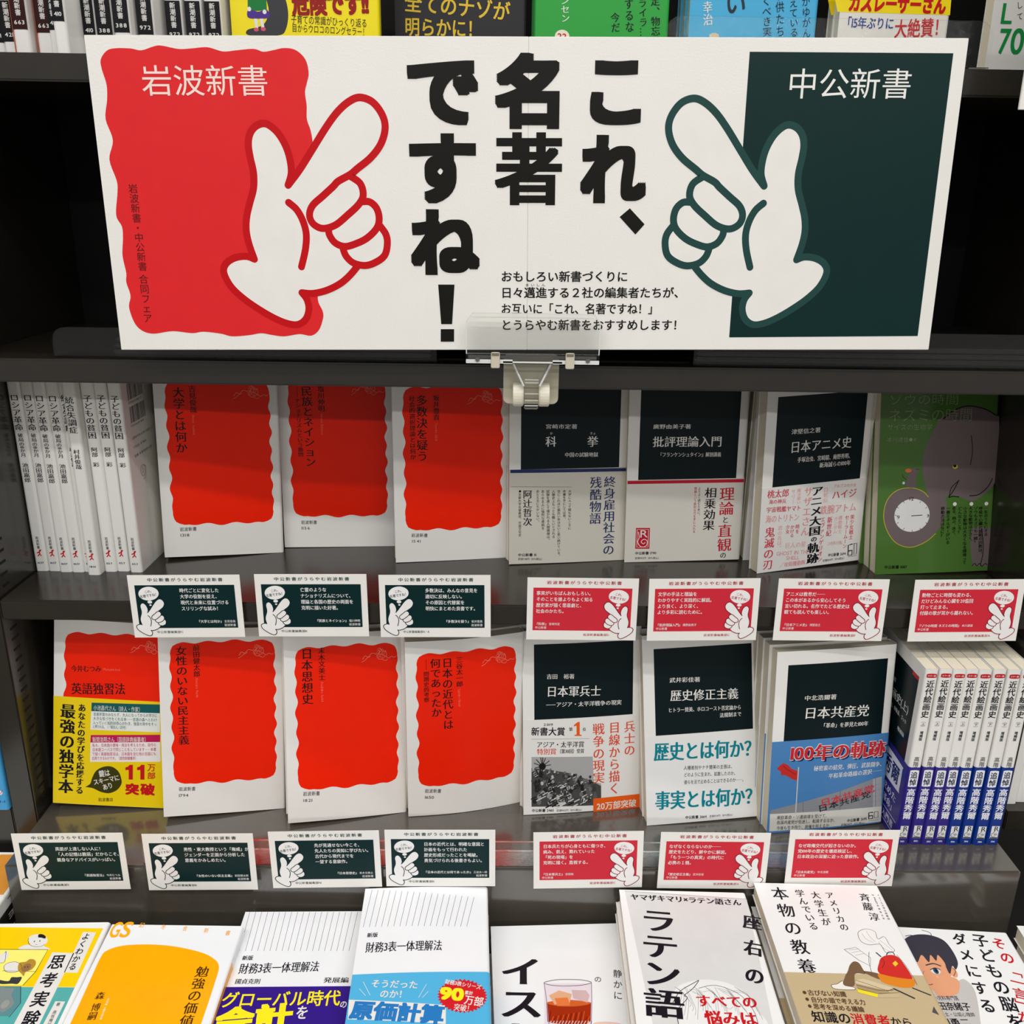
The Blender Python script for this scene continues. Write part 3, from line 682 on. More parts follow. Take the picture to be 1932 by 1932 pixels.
  ('v','学んでいる',37.3,165.7,37.5,116.4,8.15,(25,22,30),'m'),
  ('v','斉藤',93.7,163.1,91.2,140.6,9.0,(25,22,30),'m'),
  ('v','淳',93.8,139.8,92.2,128.3,8.77,(25,22,30),'m'),
  ('v','イェール大学元助教授',106.3,162.2,104.4,130.4,2.18,(25,22,30),'g'),
  ('v','J PREP斉藤塾主宰',101.7,162.1,100.3,130.2,1.91,(25,22,30),'g'),
  ('c',[(73.9,116.3),(81.1,119.5),(87.4,116.8),(86.9,108.6),(93.3,111.2),(94.2,102.5),(96.1,96.2),(88.6,93.6),(87.0,102.2),(84.3,102.9),(77.4,101.9),(72.4,104.9),(71.7,110.5)],(238,236,232),2),
  ('k',[(73.9,116.3),(81.1,119.5),(87.4,116.8),(86.9,108.6),(93.3,111.2),(94.2,102.5),(96.1,96.2),(88.6,93.6),(87.0,102.2),(84.3,102.9),(77.4,101.9),(72.4,104.9),(71.7,110.5)],0.36,(80,80,80),3,True),
  ('k',[(75.8,114.7),(77.2,108.3),(81.8,104.4)],0.24,(120,120,120),3),
  ('k',[(80.4,117.3),(81.4,110.0),(83.9,105.3)],0.24,(120,120,120),3),
  ('k',[(88.2,107.0),(91.2,102.4),(94.3,96.2)],0.24,(120,120,120),3),
  ('k',[(86.4,105.4),(87.7,99.1),(91.6,95.3)],0.24,(120,120,120),3),
  ('p',[(55.2,96.1),(65.5,98.7),(73.6,87.7),(70.6,79.3),(63.3,85.1)],(238,236,232),2),
  ('k',[(55.2,96.1),(65.5,98.7),(73.6,87.7),(70.6,79.3),(63.3,85.1),(55.2,96.1)],0.35,(80,80,80),3,False,False),
  ('k',[(58.6,95.6),(67.4,97.1)],0.24,(120,120,120),4),
  ('k',[(60.0,92.7),(68.4,95.0)],0.24,(120,120,120),4),
  ('k',[(62.1,90.1),(70.4,92.3)],0.24,(120,120,120),4),
  ('k',[(74.6,93.9),(70.8,83.1),(69.1,71.9)],0.35,(80,80,80),3),
  ('k',[(96.1,91.6),(99.0,81.0),(100.1,69.2),(100.1,60.6)],0.35,(80,80,80),3),
  ('c',[(54.2,79.5),(58.7,83.5),(62.3,82.1),(63.4,75.4),(63.6,71.0),(55.5,70.7),(51.0,59.0),(46.2,58.1),(42.9,60.2),(46.5,67.5),(50.7,73.5)],(120,92,66),3),
  ('c',[(64.1,73.9),(74.6,71.3),(73.1,65.4),(64.2,71.0)],(120,92,66),3),
  ('c',[(75.5,72.1),(98.7,67.0),(96.3,59.1),(86.7,58.0),(76.6,61.3),(73.2,64.7)],(222,132,26),4),
  ('c',[(79.0,83.4),(83.3,88.8),(90.1,91.4),(95.5,90.0),(97.8,84.0),(99.3,69.9),(95.6,66.5),(75.3,71.6)],(206,44,36),5),
  ('p',[(89.1,82.5),(92.5,85.3),(93.7,82.3),(90.2,79.2)],(240,200,40),6),
  ('k',[(87.7,91.3),(90.0,94.1),(93.7,94.6),(94.3,91.5)],0.72,(50,50,60),4),
  ('k',[(80.3,93.4),(82.4,89.6)],1.19,(70,70,76),3),
  ('k',[(82.4,88.0),(83.1,83.5),(79.1,77.4)],0.35,(25,22,30),6),
  ('p',[(53.3,64.1),(60.1,65.7),(80.7,57.1),(75.1,54.1),(52.6,60.5)],(214,196,160),6),
  ('p',[(52.1,60.5),(75.1,54.1),(75.8,50.0),(52.6,55.5)],(170,150,110),6),
  ('p',[(51.5,55.5),(66.2,51.1),(64.9,47.6),(51.4,52.0)],(240,220,40),7),
  ('p',[(66.2,51.1),(83.1,53.0),(81.8,48.1),(64.9,47.4)],(200,180,140),7),
  ('k',[(53.3,64.1),(75.1,54.1),(80.6,56.8)],0.34,(25,22,30),8,False,False),
  ('k',[(52.7,59.1),(66.9,54.6),(79.4,55.0)],0.34,(25,22,30),8,False,False),
  ('k',[(52.1,55.5),(66.2,51.1),(83.0,52.7)],0.34,(25,22,30),8,False,False),
  ('k',[(79.6,57.1),(92.7,47.8)],1.35,(50,50,56),5),
  ('k',[(95.5,57.6),(106.4,51.2)],1.13,(50,50,56),5),
  ('c',[(33.0,58.4),(37.7,59.7),(43.3,63.0),(43.0,58.7),(49.7,56.8),(48.9,54.4),(35.0,54.8)],(236,230,220),6),
  ('k',[(33.0,58.4),(37.7,59.7),(43.3,63.0),(43.0,58.7),(49.7,56.8),(48.9,54.4),(35.0,54.8)],0.34,(25,22,30),7,True)],
 't8': [
  ('v','そ',100.1,168.5,95.8,153.1,10.96,(196,24,30),'b'),
  ('v','の',99.6,153.4,96.5,138.3,10.98,(196,24,30),'b'),
  ('v','「一言」が',99.6,137.8,84.9,83.5,10.29,(196,24,30),'b'),
  ('v','子どもの脳を',84.9,170.8,77.1,76.7,12.64,(25,22,30),'b'),
  ('v','ダメにする',68.2,171.2,61.7,89.4,11.79,(25,22,30),'b'),
  ('c',[(24.7,109.3),(41.6,110.5),(49.4,119.3),(55.7,121.1),(58.5,109.0),(49.2,75.9,1),(1.9,72.6,1)],(196,192,188),1),
  ('c',[(29.6,113.7),(27.6,105.4),(34.4,103.2),(45.0,108.0),(50.0,119.3),(44.2,123.1)],(226,160,120),2),
  ('c',[(16.0,135.4),(28.4,148.2),(42.6,149.2),(52.2,144.0),(49.9,132.1),(42.6,118.8),(33.7,109.9),(25.8,109.3),(16.0,112.7),(11.0,120.7)],(226,160,120),3),
  ('e',49.0,128.4,3.0,5.6,0,(226,160,120),3),
  ('k',[(49.9,132.1),(51.3,129.3),(47.9,124.1)],0.46,(110,60,50),5),
  ('c',[(17.5,153.5),(24.9,161.8),(34.5,165.6),(45.1,165.6),(53.9,160.8),(56.9,150.3),(56.6,138.4),(52.2,130.8),(50.7,134.3),(45.9,126.1),(45.2,131.7),(45.8,137.6),(43.3,144.8),(39.9,138.6),(37.4,144.4),(33.5,136.7),(30.3,143.9),(24.2,136.0),(22.1,143.3),(16.9,141.4)],(58,56,66),4),
  ('k',[(44.3,160.1),(46.0,168.0),(39.9,170.7)],0.49,(58,56,66),4),
  ('k',[(33.4,162.4),(29.4,164.4),(24.3,163.3)],0.61,(58,56,66),4),
  ('e',35.5,128.2,3.7,3.1,0,(228,226,220),5),
  ('e',35.8,128.2,2.0,3.0,0,(50,80,110),6),
  ('e',36.2,128.5,0.9,1.6,0,(25,22,30),7),
  ('k',[(31.9,129.1),(36.0,131.1),(39.5,129.9)],0.7,(25,22,30),7),
  ('k',[(30.1,133.5),(36.4,135.5),(41.4,133.6)],1.05,(58,56,66),6),
  ('k',[(34.2,123.1),(35.3,121.8)],0.46,(228,226,220),6),
  ('e',21.0,127.1,3.0,2.8,0,(228,226,220),5),
  ('e',21.6,127.2,1.6,2.5,0,(50,80,110),6),
  ('k',[(24.7,114.7),(26.5,114.2),(28.4,115.0)],0.57,(120,50,40),6),
  ('k',[(26.2,127.5),(22.5,120.2),(24.0,118.2)],0.46,(170,100,80),6),
  ('h','小児科専門医',24.1,101.8,43.3,103.0,4.6,(25,22,30),'g'),
  ('h','成田奈緒子',19.3,94.4,49.0,95.6,7.97,(25,22,30),'b'),
  ('h','臨床心理士・公認心理師',14.3,86.7,49.5,88.6,3.89,(25,22,30),'g'),
  ('h','上岡勇二',13.9,79.7,43.4,81.8,6.75,(25,22,30),'b')],
 'a1': [
  ('h','危険です!!',44.0,41.3,99.3,42.4,14.97,(150,26,26),'h',7),
  ('h','子育ての常識がひっくり返る',42.7,31.6,97.8,29.9,6.22,(25,22,30),'g'),
  ('h','目からウロコのロングセラー！',43.1,25.9,98.0,24.1,5.98,(25,22,30),'g'),
  ('c',[(25.9,48.6),(37.5,47.6),(41.0,36.5),(38.9,25.2),(33.1,20.7),(12.3,20.3),(11.1,24.0),(22.4,27.4),(27.1,36.3)],(60,60,64),1),
  ('p',[(13.0,50.8),(26.0,51.1),(25.8,36.9),(12.0,36.0)],(30,120,60),2),
  ('c',[(12.7,37.2),(19.5,35.9),(25.6,37.5),(27.6,32.5),(19.9,31.4),(12.0,32.0)],(80,50,140),3),
  ('p',[(16.1,31.7),(18.6,31.7),(18.8,24.8),(16.7,24.8)],(228,226,220),3),
  ('p',[(20.2,31.7),(22.7,31.8),(23.4,25.2),(21.2,25.1)],(228,226,220),3),
  ('e',17.4,24.2,1.8,1.3,0,(210,80,110),4),
  ('e',22.5,24.6,1.8,1.3,0,(210,80,110),4),
  ('e',13.2,37.5,1.4,1.5,0,(228,226,220),4),
  ('e',24.1,35.9,1.4,1.5,0,(228,226,220),4)],
 'a2': [
  ('h','全てのナゾが',7.5,59.5,92.7,54.0,14.9,(226,190,50),'b'),
  ('h','明らかに！',7.2,41.7,70.2,41.0,14.5,(226,190,50),'b')],
 'a3': [
  ('v','ンセン',22.7,64.0,23.7,45.0,7.26,(220,230,215),'m'),
  ('v','定、物忘れ',94.8,65.4,97.4,29.4,7.65,(25,22,30),'m'),
  ('v','イライラ…',84.0,70.6,87.2,36.2,6.95,(25,22,30),'m'),
  ('v','するな',73.6,63.6,75.8,38.8,7.62,(25,22,30),'m'),
  ('v','今だ',63.1,53.1,64.5,38.6,7.62,(25,22,30),'m'),
  ('e',21.3,35.0,5.9,4.8,0,(236,226,206),2),
  ('h','22',17.4,35.2,25.1,35.0,5.99,(196,24,30),'b')],
 'a4': [
  ('v','幸治',13.5,64.3,15.5,46.2,8.37,(228,226,220),'m'),
  ('g','い',29.6,55.7,44.4,69.6,(40,52,60),'b'),
  ('v','くべき実',61.1,68.7,64.6,39.1,7.73,(25,22,30),'g'),
  ('v','子供たち',71.2,74.4,75.4,38.9,7.39,(25,22,30),'g'),
  ('v','えている',83.1,67.7,86.8,39.1,7.07,(25,22,30),'g'),
  ('v','がゆがん',93.2,69.3,97.1,38.6,7.07,(25,22,30),'g'),
  ('e',21.0,38.8,4.1,2.3,0,(214,200,170),2)],
 'a5': [
  ('p',[(-9.4,76.8),(87.8,78.8),(89.1,55.5),(-2.3,56.2)],(240,214,20),1),
  ('h','カズレーザーさん',5.8,63.2,84.9,62.6,13.83,(196,24,30),'h',7),
  ('h','「15年ぶりに',2.5,48.6,44.7,48.6,9.23,(30,60,140),'b'),
  ('h','大絶賛！',45.2,44.7,88.0,47.2,14.44,(196,24,30),'b')],
 'a6': [
  ('g','L',6.9,46.3,15.6,60.7,(20,130,60),'b'),
  ('g','7',8.0,24.9,16.9,42.9,(20,130,60),'b'),
  ('g','0',17.5,24.8,27.9,43.4,(20,130,60),'b'),
  ('v','なして',17.5,71.3,22.4,47.9,4.82,(25,22,30),'g')]}
BAND = {'d1': [
  ('v','最強の独学本',12.5,95.3,10.9,9.8,13.48,(25,22,30),'M'),
  ('v','あなたの学びを応援する',24.8,96.0,23.2,9.9,7.01,(25,22,30),'M'),
  ('p',[(33.1,97.4),(92.9,99.1),(93.1,90.9),(32.9,89.4)],(20,92,92),1),
  ('h','小池昌代さん（詩人・作家）',34.8,92.9,77.8,93.4,5.26,(228,226,220),'g'),
  ('p',[(32.9,89.4),(93.1,90.9),(93.5,72.9),(32.2,72.0)],(232,236,232),1),
  ('h','言語学習のみならず、大人になってからの学びに',34.7,86.8,91.0,88.5,3.61,(20,92,92),'g'),
  ('h','大きな気づきをくれる本──言語の森へとわけ',34.6,82.7,90.8,84.5,3.61,(20,92,92),'g'),
  ('h','入っていく知的好奇心がわき、独習の背中をそっ',34.4,78.7,90.7,80.4,3.62,(20,92,92),'g'),
  ('h','と押される。（『東京人』5月号）',34.3,75.1,65.0,75.8,3.48,(20,92,92),'g'),
  ('p',[(32.7,66.9),(93.8,70.6),(93.9,63.7),(32.4,59.8)],(190,25,85),1),
  ('h','飯間浩明さん（国語辞典編纂者）',34.2,62.9,83.5,65.6,5.31,(228,226,220),'g'),
  ('p',[(32.4,59.8),(93.9,63.7),(94.7,44.9),(32.3,41.5)],(236,232,232),1),
  ('h','私も、日本語の意味・用法を考えるため、自作の',34.2,57.4,90.6,60.9,3.64,(190,25,85),'g'),
  ('h','日本語コーパスで同じことをしています──本書',34.2,53.2,90.7,56.7,3.65,(190,25,85),'g'),
  ('h','で説く英語独習法は、日本語を含む他の言語にも',34.1,49.1,90.8,52.4,3.65,(190,25,85),'g'),
  ('h','応用できるわけです。（読売新聞書評）',34.1,45.0,74.3,47.3,3.51,(190,25,85),'g'),
  ('c',[(60.5,25.5),(57.9,33.2),(51.8,37.9),(44.5,37.5),(37.8,33.2),(34.3,26.0),(32.7,20.6),(28.3,17.1,1),(35.0,16.4),(42.4,13.2),(49.7,12.4),(56.4,15.7),(60.0,20.8)],(62,60,18),1),
  ('h','鍵は',40.3,30.3,50.1,32.4,6.93,(228,226,220),'b'),
  ('h','スキーマに',35.5,22.0,58.6,28.3,6.03,(228,226,220),'b'),
  ('h','あり',43.8,17.5,52.7,20.8,6.17,(228,226,220),'b'),
  ('p',[(70.3,40.8),(70.5,26.7),(66.9,26.5),(66.7,35.8),(63.8,35.3),(63.7,38.0),(66.0,38.8),(67.4,40.6)],(196,24,30),6),
  ('p',[(80.6,41.3),(80.8,27.2),(77.2,27.0),(77.0,36.3),(74.1,35.9),(74.1,38.6),(76.4,39.4),(77.7,41.2)],(196,24,30),6),
  ('g','万',83.2,35.4,90.2,42.1,(196,24,30),'b'),
  ('g','部',83.4,28.0,90.4,34.6,(196,24,30),'b'),
  ('g','突',64.1,12.0,76.3,23.1,(196,24,30),'h'),
  ('g','破',77.2,12.2,90.3,23.6,(196,24,30),'h'),
  ('h','岩波書店',40.0,5.8,53.4,6.5,3.85,(25,22,30),'g')],
 'c4': [
  ('p',[(0.3,88.5),(108.4,87.5),(108.4,84.5),(0.5,85.3)],(38,52,98),1),
  ('v','終身雇用社会の',92.6,80.5,93.2,5.3,11.51,(38,52,98),'m'),
  ('v','残酷物語',79.4,80.5,79.7,35.5,11.41,(38,52,98),'m'),
  ('k',[(1.1,72.8),(57.2,71.3)],0.26,(90,90,90)),
  ('v','大学に入って間もないころに',55.1,68.7,55.5,31.4,3.04,(25,22,30),'g'),
  ('v','本書を手にして以来、',50.1,68.9,50.5,40.4,3.03,(25,22,30),'g'),
  ('v','世にこれほど面白い本はないと思い続けている。',44.9,69.0,45.9,5.3,3.04,(25,22,30),'g'),
  ('v','人類史上もっとも難しいとされる',40.0,69.1,40.8,23.8,3.02,(25,22,30),'g'),
  ('v','試験を通じて描かれる人間模様は、',34.9,69.3,35.9,20.6,3.02,(25,22,30),'g'),
  ('v','あらゆる人に強烈な感銘を',30.1,69.4,30.8,31.9,3.01,(25,22,30),'g'),
  ('v','あたえるにちがいない。',25.4,69.5,26.0,38.2,3.0,(25,22,30),'g'),
  ('v','阿辻哲次',16.2,69.8,16.5,35.8,8.71,(25,22,30),'m'),
  ('v','京都大学名誉教授、中国文化史',9.1,66.8,9.5,26.2,2.72,(25,22,30),'g'),
  ('e',9.3,68.4,1.1,1.1,0,(25,22,30),3),
  ('h','中公新書 15',7.8,8.9,25.1,8.6,3.09,(25,22,30),'b'),
  ('h','定価748円（10％税込）',7.9,5.1,31.7,4.3,2.4,(25,22,30),'g')],
 'c5': [
  ('p',[(0.2,77.9),(108.3,77.6),(108.4,74.5),(0.3,74.9)],(188,28,48),1),
  ('v','理論',93.1,70.8,93.8,43.3,14.45,(188,28,48),'m'),
  ('v','と',93.2,42.8,93.3,35.6,6.43,(25,22,30),'m'),
  ('v','直観',93.1,35.4,93.9,8.2,13.76,(188,28,48),'m'),
  ('v','の',93.0,8.1,93.1,1.5,6.21,(25,22,30),'m'),
  ('v','相乗効果',78.0,70.6,77.7,29.2,11.67,(25,22,30),'m'),
  ('v','よりよく読むために、',67.1,71.0,67.8,42.4,2.63,(25,22,30),'g'),
  ('v','理論という鋭利な刃を手に入れる',63.5,71.1,64.2,27.1,2.63,(188,28,48),'g'),
  ('p',[(9.5,33.3),(22.6,33.0),(22.8,12.9),(9.4,13.2)],(188,28,48),1),
  ('k',[(10.7,31.8),(21.3,31.6),(21.4,14.4),(10.8,14.6)],0.52,(228,226,220),2,True,False),
  ('g','R',13.8,24.0,20.7,31.0,(228,226,220),'g'),
  ('k',[(11.9,29.2),(12.7,23.9),(11.5,19.9),(13.6,15.9),(16.9,14.7),(20.0,16.4),(20.5,20.4),(17.2,22.2),(14.8,19.9),(16.8,17.8),(18.6,19.1)],0.65,(228,226,220),3),
  ('h','中公新書 1790',9.3,8.9,29.4,8.7,3.16,(25,22,30),'b'),
  ('h','定価902円（10％税込）',9.4,4.1,33.5,3.7,2.45,(25,22,30),'g')],
 'c6': [
  ('v','アニメ大国',56.4,77.3,57.1,29.9,12.62,(25,22,30),'M'),
  ('v','の',56.9,29.5,57.0,23.9,6.69,(25,22,30),'M'),
  ('v','軌跡',56.8,23.6,57.4,2.8,12.77,(25,22,30),'M'),
  ('h','桃太郎',5.1,74.1,27.3,73.7,8.16,(206,60,78),'m'),
  ('h','海の神兵',7.1,66.9,24.9,66.2,4.67,(206,60,78),'m'),
  ('h','宇宙戦艦ヤマト',5.1,59.7,40.9,58.3,5.6,(206,60,78),'m'),
  ('h','海のトリトン',4.9,51.1,39.8,49.8,7.7,(226,150,150),'m'),
  ('v','鬼滅の刃',10.2,43.7,10.4,2.6,10.73,(206,60,78),'m'),
  ('v','サザエさん',47.3,77.5,46.7,30.7,9.26,(226,150,150),'m'),
  ('h','ハイジ',72.2,66.9,98.7,67.1,9.01,(206,60,78),'m'),
  ('h','アルプスの少女',73.0,75.3,97.6,74.4,3.56,(226,150,150),'m'),
  ('h','鉄腕アトム',60.8,53.7,99.8,53.5,9.07,(226,150,150),'m'),
  ('v','新世紀',72.3,46.8,72.2,27.5,5.75,(206,60,78),'m'),
  ('v','エヴァンゲリオン',64.9,47.6,65.1,3.5,5.06,(206,60,78),'m'),
  ('v','セーラームーン',90.8,46.3,90.9,13.8,4.8,(206,60,78),'m'),
  ('v','美少女戦士',96.3,46.4,96.8,21.7,4.81,(206,60,78),'m'),
  ('h','GHOST IN THE',18.4,17.1,52.7,15.3,5.48,(226,150,150),'g'),
  ('h','SHELL',28.9,11.7,43.0,10.8,5.19,(226,150,150),'g'),
  ('h','／攻殻機動隊',22.8,5.5,49.7,5.3,5.24,(226,150,150),'m'),
  ('v','時を',38.5,43.1,38.8,33.8,4.27,(206,60,78),'m'),
  ('v','かける',33.2,43.0,33.4,30.9,4.27,(206,60,78),'m'),
  ('v','少女',28.4,43.5,28.6,34.9,4.25,(206,60,78),'m'),
  ('h','巨人の星',26.7,23.7,48.9,23.1,5.77,(232,178,176),'m'),
  ('v','君の名は。',20.4,43.7,21.0,20.0,4.89,(232,178,176),'m'),
  ('v','機動戦士',83.5,46.7,84.0,29.1,4.41,(232,178,176),'m'),
  ('v','ガンダム',78.6,45.8,78.9,29.6,4.4,(232,178,176),'m'),
  ('v','白蛇伝',65.3,75.5,66.1,60.3,5.29,(232,178,176),'m'),
  ('v','魔法使い',37.3,76.8,37.9,61.8,4.22,(232,178,176),'m'),
  ('v','サリー',31.6,76.7,32.3,62.3,4.2,(232,178,176),'m'),
  ('h','この世界の片隅に',70.9,20.6,89.0,20.0,4.01,(232,178,176),'m'),
  ('k',[(99.1,17.1),(94.9,16.4),(95.5,6.3),(99.9,6.4),(99.6,10.9),(95.7,10.6)],1.14,(25,22,30),3,False,False),
  ('k',[(100.7,17.2),(104.1,17.4),(104.8,6.9),(101.9,6.4),(101.1,17.2)],0.65,(25,22,30),3,False,False),
  ('k',[(95.6,4.8),(105.2,5.2)],0.33,(25,22,30)),
  ('h','中公新書 2694',73.5,9.1,93.0,8.6,3.43,(25,22,30),'b'),
  ('h','定価1034円（10％税込）',68.2,4.4,93.1,4.3,2.66,(25,22,30),'g')],
 'd5': [
  ('h','2019',17.9,85.8,27.1,85.5,3.35,(25,22,30),'m'),
  ('h','新書大賞',6.9,79.9,38.0,78.5,8.31,(25,22,30),'b'),
  ('h','第',41.4,80.3,44.9,80.2,3.77,(25,22,30),'m'),
  ('p',[(51.3,86.7),(51.3,74.7),(53.1,74.3),(53.1,73.4),(46.5,73.8),(46.5,74.7),(48.5,74.9),(48.4,83.4),(46.0,82.8),(46.0,84.1),(49.6,86.8)],(232,92,16),6),
  ('h','位',54.0,79.6,57.2,79.5,3.51,(25,22,30),'m'),
  ('k',[(7.3,72.5),(60.5,70.4)],0.25,(120,120,120)),
  ('h','アジア・太平洋賞',11.8,67.2,55.6,65.3,6.2,(25,22,30),'m'),
  ('h','特別賞',12.0,60.5,30.0,59.9,6.21,(218,76,44),'m'),
  ('h','（第30回）受賞',30.9,59.9,55.5,58.9,4.6,(25,22,30),'m'),
  ('p',[(7.2,55.6),(63.5,52.9),(64.6,28.3),(71.5,26.5),(71.7,5.3),(6.9,7.9)],(168,168,166),1),
  ('p',[(7.1,45.0),(20.4,43.4),(43.6,38.0),(64.6,28.3),(71.5,23.9),(71.7,5.3),(6.9,7.9)],(72,72,72),2),
  ('e',42.0,16.5,1.8,2.3,0,(185,185,185),2),
  ('e',59.6,14.4,1.8,2.4,0,(150,150,150),2),
  ('k',[(57.3,10.8),(61.6,12.9)],1.03,(205,205,200),3),
  ('e',9.5,30.3,1.4,1.8,0,(55,55,55),2),
  ('e',43.4,11.6,2.0,2.5,0,(40,40,40),2),
  ('k',[(41.0,7.7),(45.6,9.9)],1.1,(28,28,28),3),
  ('e',28.2,14.1,1.9,2.5,0,(110,110,110),2),
  ('e',37.6,22.2,1.6,2.1,0,(40,40,40),2),
  ('k',[(35.6,19.0),(39.4,20.8)],0.9,(205,205,200),3),
  ('e',47.9,25.4,1.5,1.9,0,(55,55,55),2),
  ('e',58.1,13.9,1.8,2.4,0,(55,55,55),2),
  ('k',[(55.9,10.3),(60.2,12.3)],1.04,(28,28,28),3),
  ('e',49.6,34.6,1.1,1.5,0,(150,150,150),2),
  ('e',41.7,34.9,1.1,1.5,0,(40,40,40),2),
  ('k',[(40.2,32.6),(42.9,33.9)],0.64,(205,205,200),3),
  ('e',61.2,33.5,1.2,1.5,0,(55,55,55),2),
  ('e',60.5,29.5,1.3,1.7,0,(55,55,55),2),
  ('k',[(58.9,26.9),(62.0,28.4)],0.73,(28,28,28),3),
  ('e',23.7,11.4,2.0,2.6,0,(150,150,150),2),
  ('e',55.9,18.0,1.7,2.2,0,(55,55,55),2),
  ('k',[(53.8,14.6),(57.8,16.5)],0.96,(205,205,200),3),
  ('e',59.5,15.7,1.8,2.3,0,(110,110,110),2),
  ('e',24.2,31.2,1.3,1.7,0,(55,55,55),2),
  ('k',[(22.6,28.6),(25.7,30.1)],0.74,(28,28,28),3),
  ('e',59.2,27.2,1.4,1.8,0,(75,75,75),2),
  ('e',24.3,23.2,1.6,2.1,0,(40,40,40),2),
  ('k',[(22.4,20.1),(26.1,21.9)],0.89,(205,205,200),3),
  ('e',40.5,17.7,1.7,2.3,0,(40,40,40),2),
  ('e',24.8,16.1,1.8,2.4,0,(110,110,110),2),
  ('k',[(22.5,12.4),(26.9,14.5)],1.03,(28,28,28),3),
  ('e',46.0,32.2,1.2,1.6,0,(110,110,110),2),
  ('e',46.4,35.8,1.1,1.4,0,(40,40,40),2),
  ('k',[(45.1,33.6),(47.7,34.8)],0.62,(205,205,200),3),
  ('e',59.9,24.5,1.5,1.9,0,(110,110,110),2),
  ('e',8.9,18.9,1.8,2.3,0,(75,75,75),2),
  ('k',[(6.7,15.3),(10.9,17.3)],1.0,(28,28,28),3),
  ('e',28.4,14.9,1.9,2.4,0,(110,110,110),2),
  ('e',10.6,40.2,1.0,1.3,0,(55,55,55),2),
  ('k',[(9.3,38.2),(11.7,39.3)],0.58,(205,205,200),3),
  ('e',14.5,37.1,1.1,1.5,0,(110,110,110),2),
  ('e',26.7,31.0,1.3,1.7,0,(150,150,150),2),
  ('k',[(25.1,28.3),(28.2,29.8)],0.74,(28,28,28),3),
  ('e',21.6,28.3,1.4,1.8,0,(150,150,150),2),
  ('e',48.9,14.1,1.9,2.4,0,(75,75,75),2),
  ('k',[(46.6,10.4),(51.0,12.5)],1.05,(205,205,200),3),
  ('e',9.9,13.1,2.0,2.6,0,(40,40,40),2),
  ('e',19.3,27.0,1.5,1.9,0,(75,75,75),2),
  ('k',[(17.5,24.1),(20.9,25.8)],0.82,(28,28,28),3),
  ('e',58.2,25.3,1.4,1.9,0,(185,185,185),2),
  ('e',37.7,30.1,1.3,1.7,0,(75,75,75),2),
  ('k',[(36.1,27.5),(39.2,29.0)],0.74,(205,205,200),3),
  ('e',24.6,16.7,1.8,2.4,0,(185,185,185),2),
  ('e',16.0,21.5,1.7,2.2,0,(110,110,110),2),
  ('k',[(13.9,18.1),(17.9,20.0)],0.94,(28,28,28),3),
  ('e',16.8,43.3,0.9,1.2,0,(150,150,150),2),
  ('e',37.1,27.4,1.4,1.8,0,(55,55,55),2),
  ('k',[(35.3,24.6),(38.6,26.2)],0.8,(205,205,200),3),
  ('e',48.4,27.1,1.4,1.8,0,(75,75,75),2),
  ('e',32.8,27.7,1.4,1.8,0,(40,40,40),2),
  ('k',[(31.0,24.9),(34.4,26.5)],0.8,(28,28,28),3),
  ('e',61.6,16.8,1.7,2.2,0,(110,110,110),2),
  ('e',26.2,35.9,1.1,1.5,0,(185,185,185),2),
  ('k',[(24.7,33.6),(27.5,34.9)],0.64,(205,205,200),3),
  ('e',38.7,35.4,1.1,1.5,0,(110,110,110),2),
  ('e',13.8,30.6,1.3,1.8,0,(55,55,55),2),
  ('k',[(12.1,28.0),(15.3,29.5)],0.76,(28,28,28),3),
  ('e',11.2,31.6,1.3,1.7,0,(55,55,55),2),
  ('e',32.6,9.5,2.1,2.7,0,(55,55,55),2),
  ('k',[(30.1,5.4),(34.9,7.7)],1.15,(205,205,200),3),
  ('e',61.4,21.7,1.6,2.0,0,(110,110,110),2),
  ('e',45.6,28.4,1.4,1.8,0,(75,75,75),2),
  ('k',[(43.9,25.7),(47.1,27.3)],0.77,(28,28,28),3),
  ('e',23.8,29.9,1.4,1.8,0,(55,55,55),2),
  ('e',14.0,17.1,1.8,2.4,0,(150,150,150),2),
  ('k',[(11.7,13.4),(16.1,15.5)],1.03,(205,205,200),3),
  ('e',60.5,17.3,1.7,2.2,0,(110,110,110),2),
  ('e',55.4,30.2,1.3,1.7,0,(110,110,110),2),
  ('k',[(53.8,27.7),(56.9,29.1)],0.72,(28,28,28),3),
  ('e',22.7,17.5,1.8,2.3,0,(150,150,150),2),
  ('e',27.6,16.8,1.8,2.3,0,(75,75,75),2),
  ('k',[(25.4,13.2),(29.6,15.3)],1.02,(205,205,200),3),
  ('e',45.9,18.3,1.7,2.2,0,(75,75,75),2),
  ('e',27.7,19.4,1.7,2.2,0,(75,75,75),2),
  ('k',[(25.6,16.0),(29.7,18.0)],0.96,(28,28,28),3),
  ('e',53.6,28.3,1.4,1.7,0,(185,185,185),2),
  ('e',47.1,9.7,2.0,2.6,0,(75,75,75),2),
  ('k',[(44.6,5.7),(49.4,7.9)],1.14,(205,205,200),3),
  ('e',43.4,21.1,1.6,2.1,0,(40,40,40),2),
  ('e',33.8,16.5,1.8,2.3,0,(75,75,75),2),
  ('k',[(31.5,12.9),(35.8,14.9)],1.02,(28,28,28),3),
  ('e',44.6,24.4,1.5,2.0,0,(150,150,150),2),
  ('e',43.3,14.7,1.8,2.4,0,(75,75,75),2),
  ('k',[(41.0,11.0),(45.4,13.1)],1.04,(205,205,200),3),
  ('e',22.9,32.0,1.3,1.7,0,(110,110,110),2),
  ('e',27.0,15.0,1.9,2.4,0,(185,185,185),2),
  ('k',[(24.7,11.3),(29.1,13.4)],1.05,(28,28,28),3),
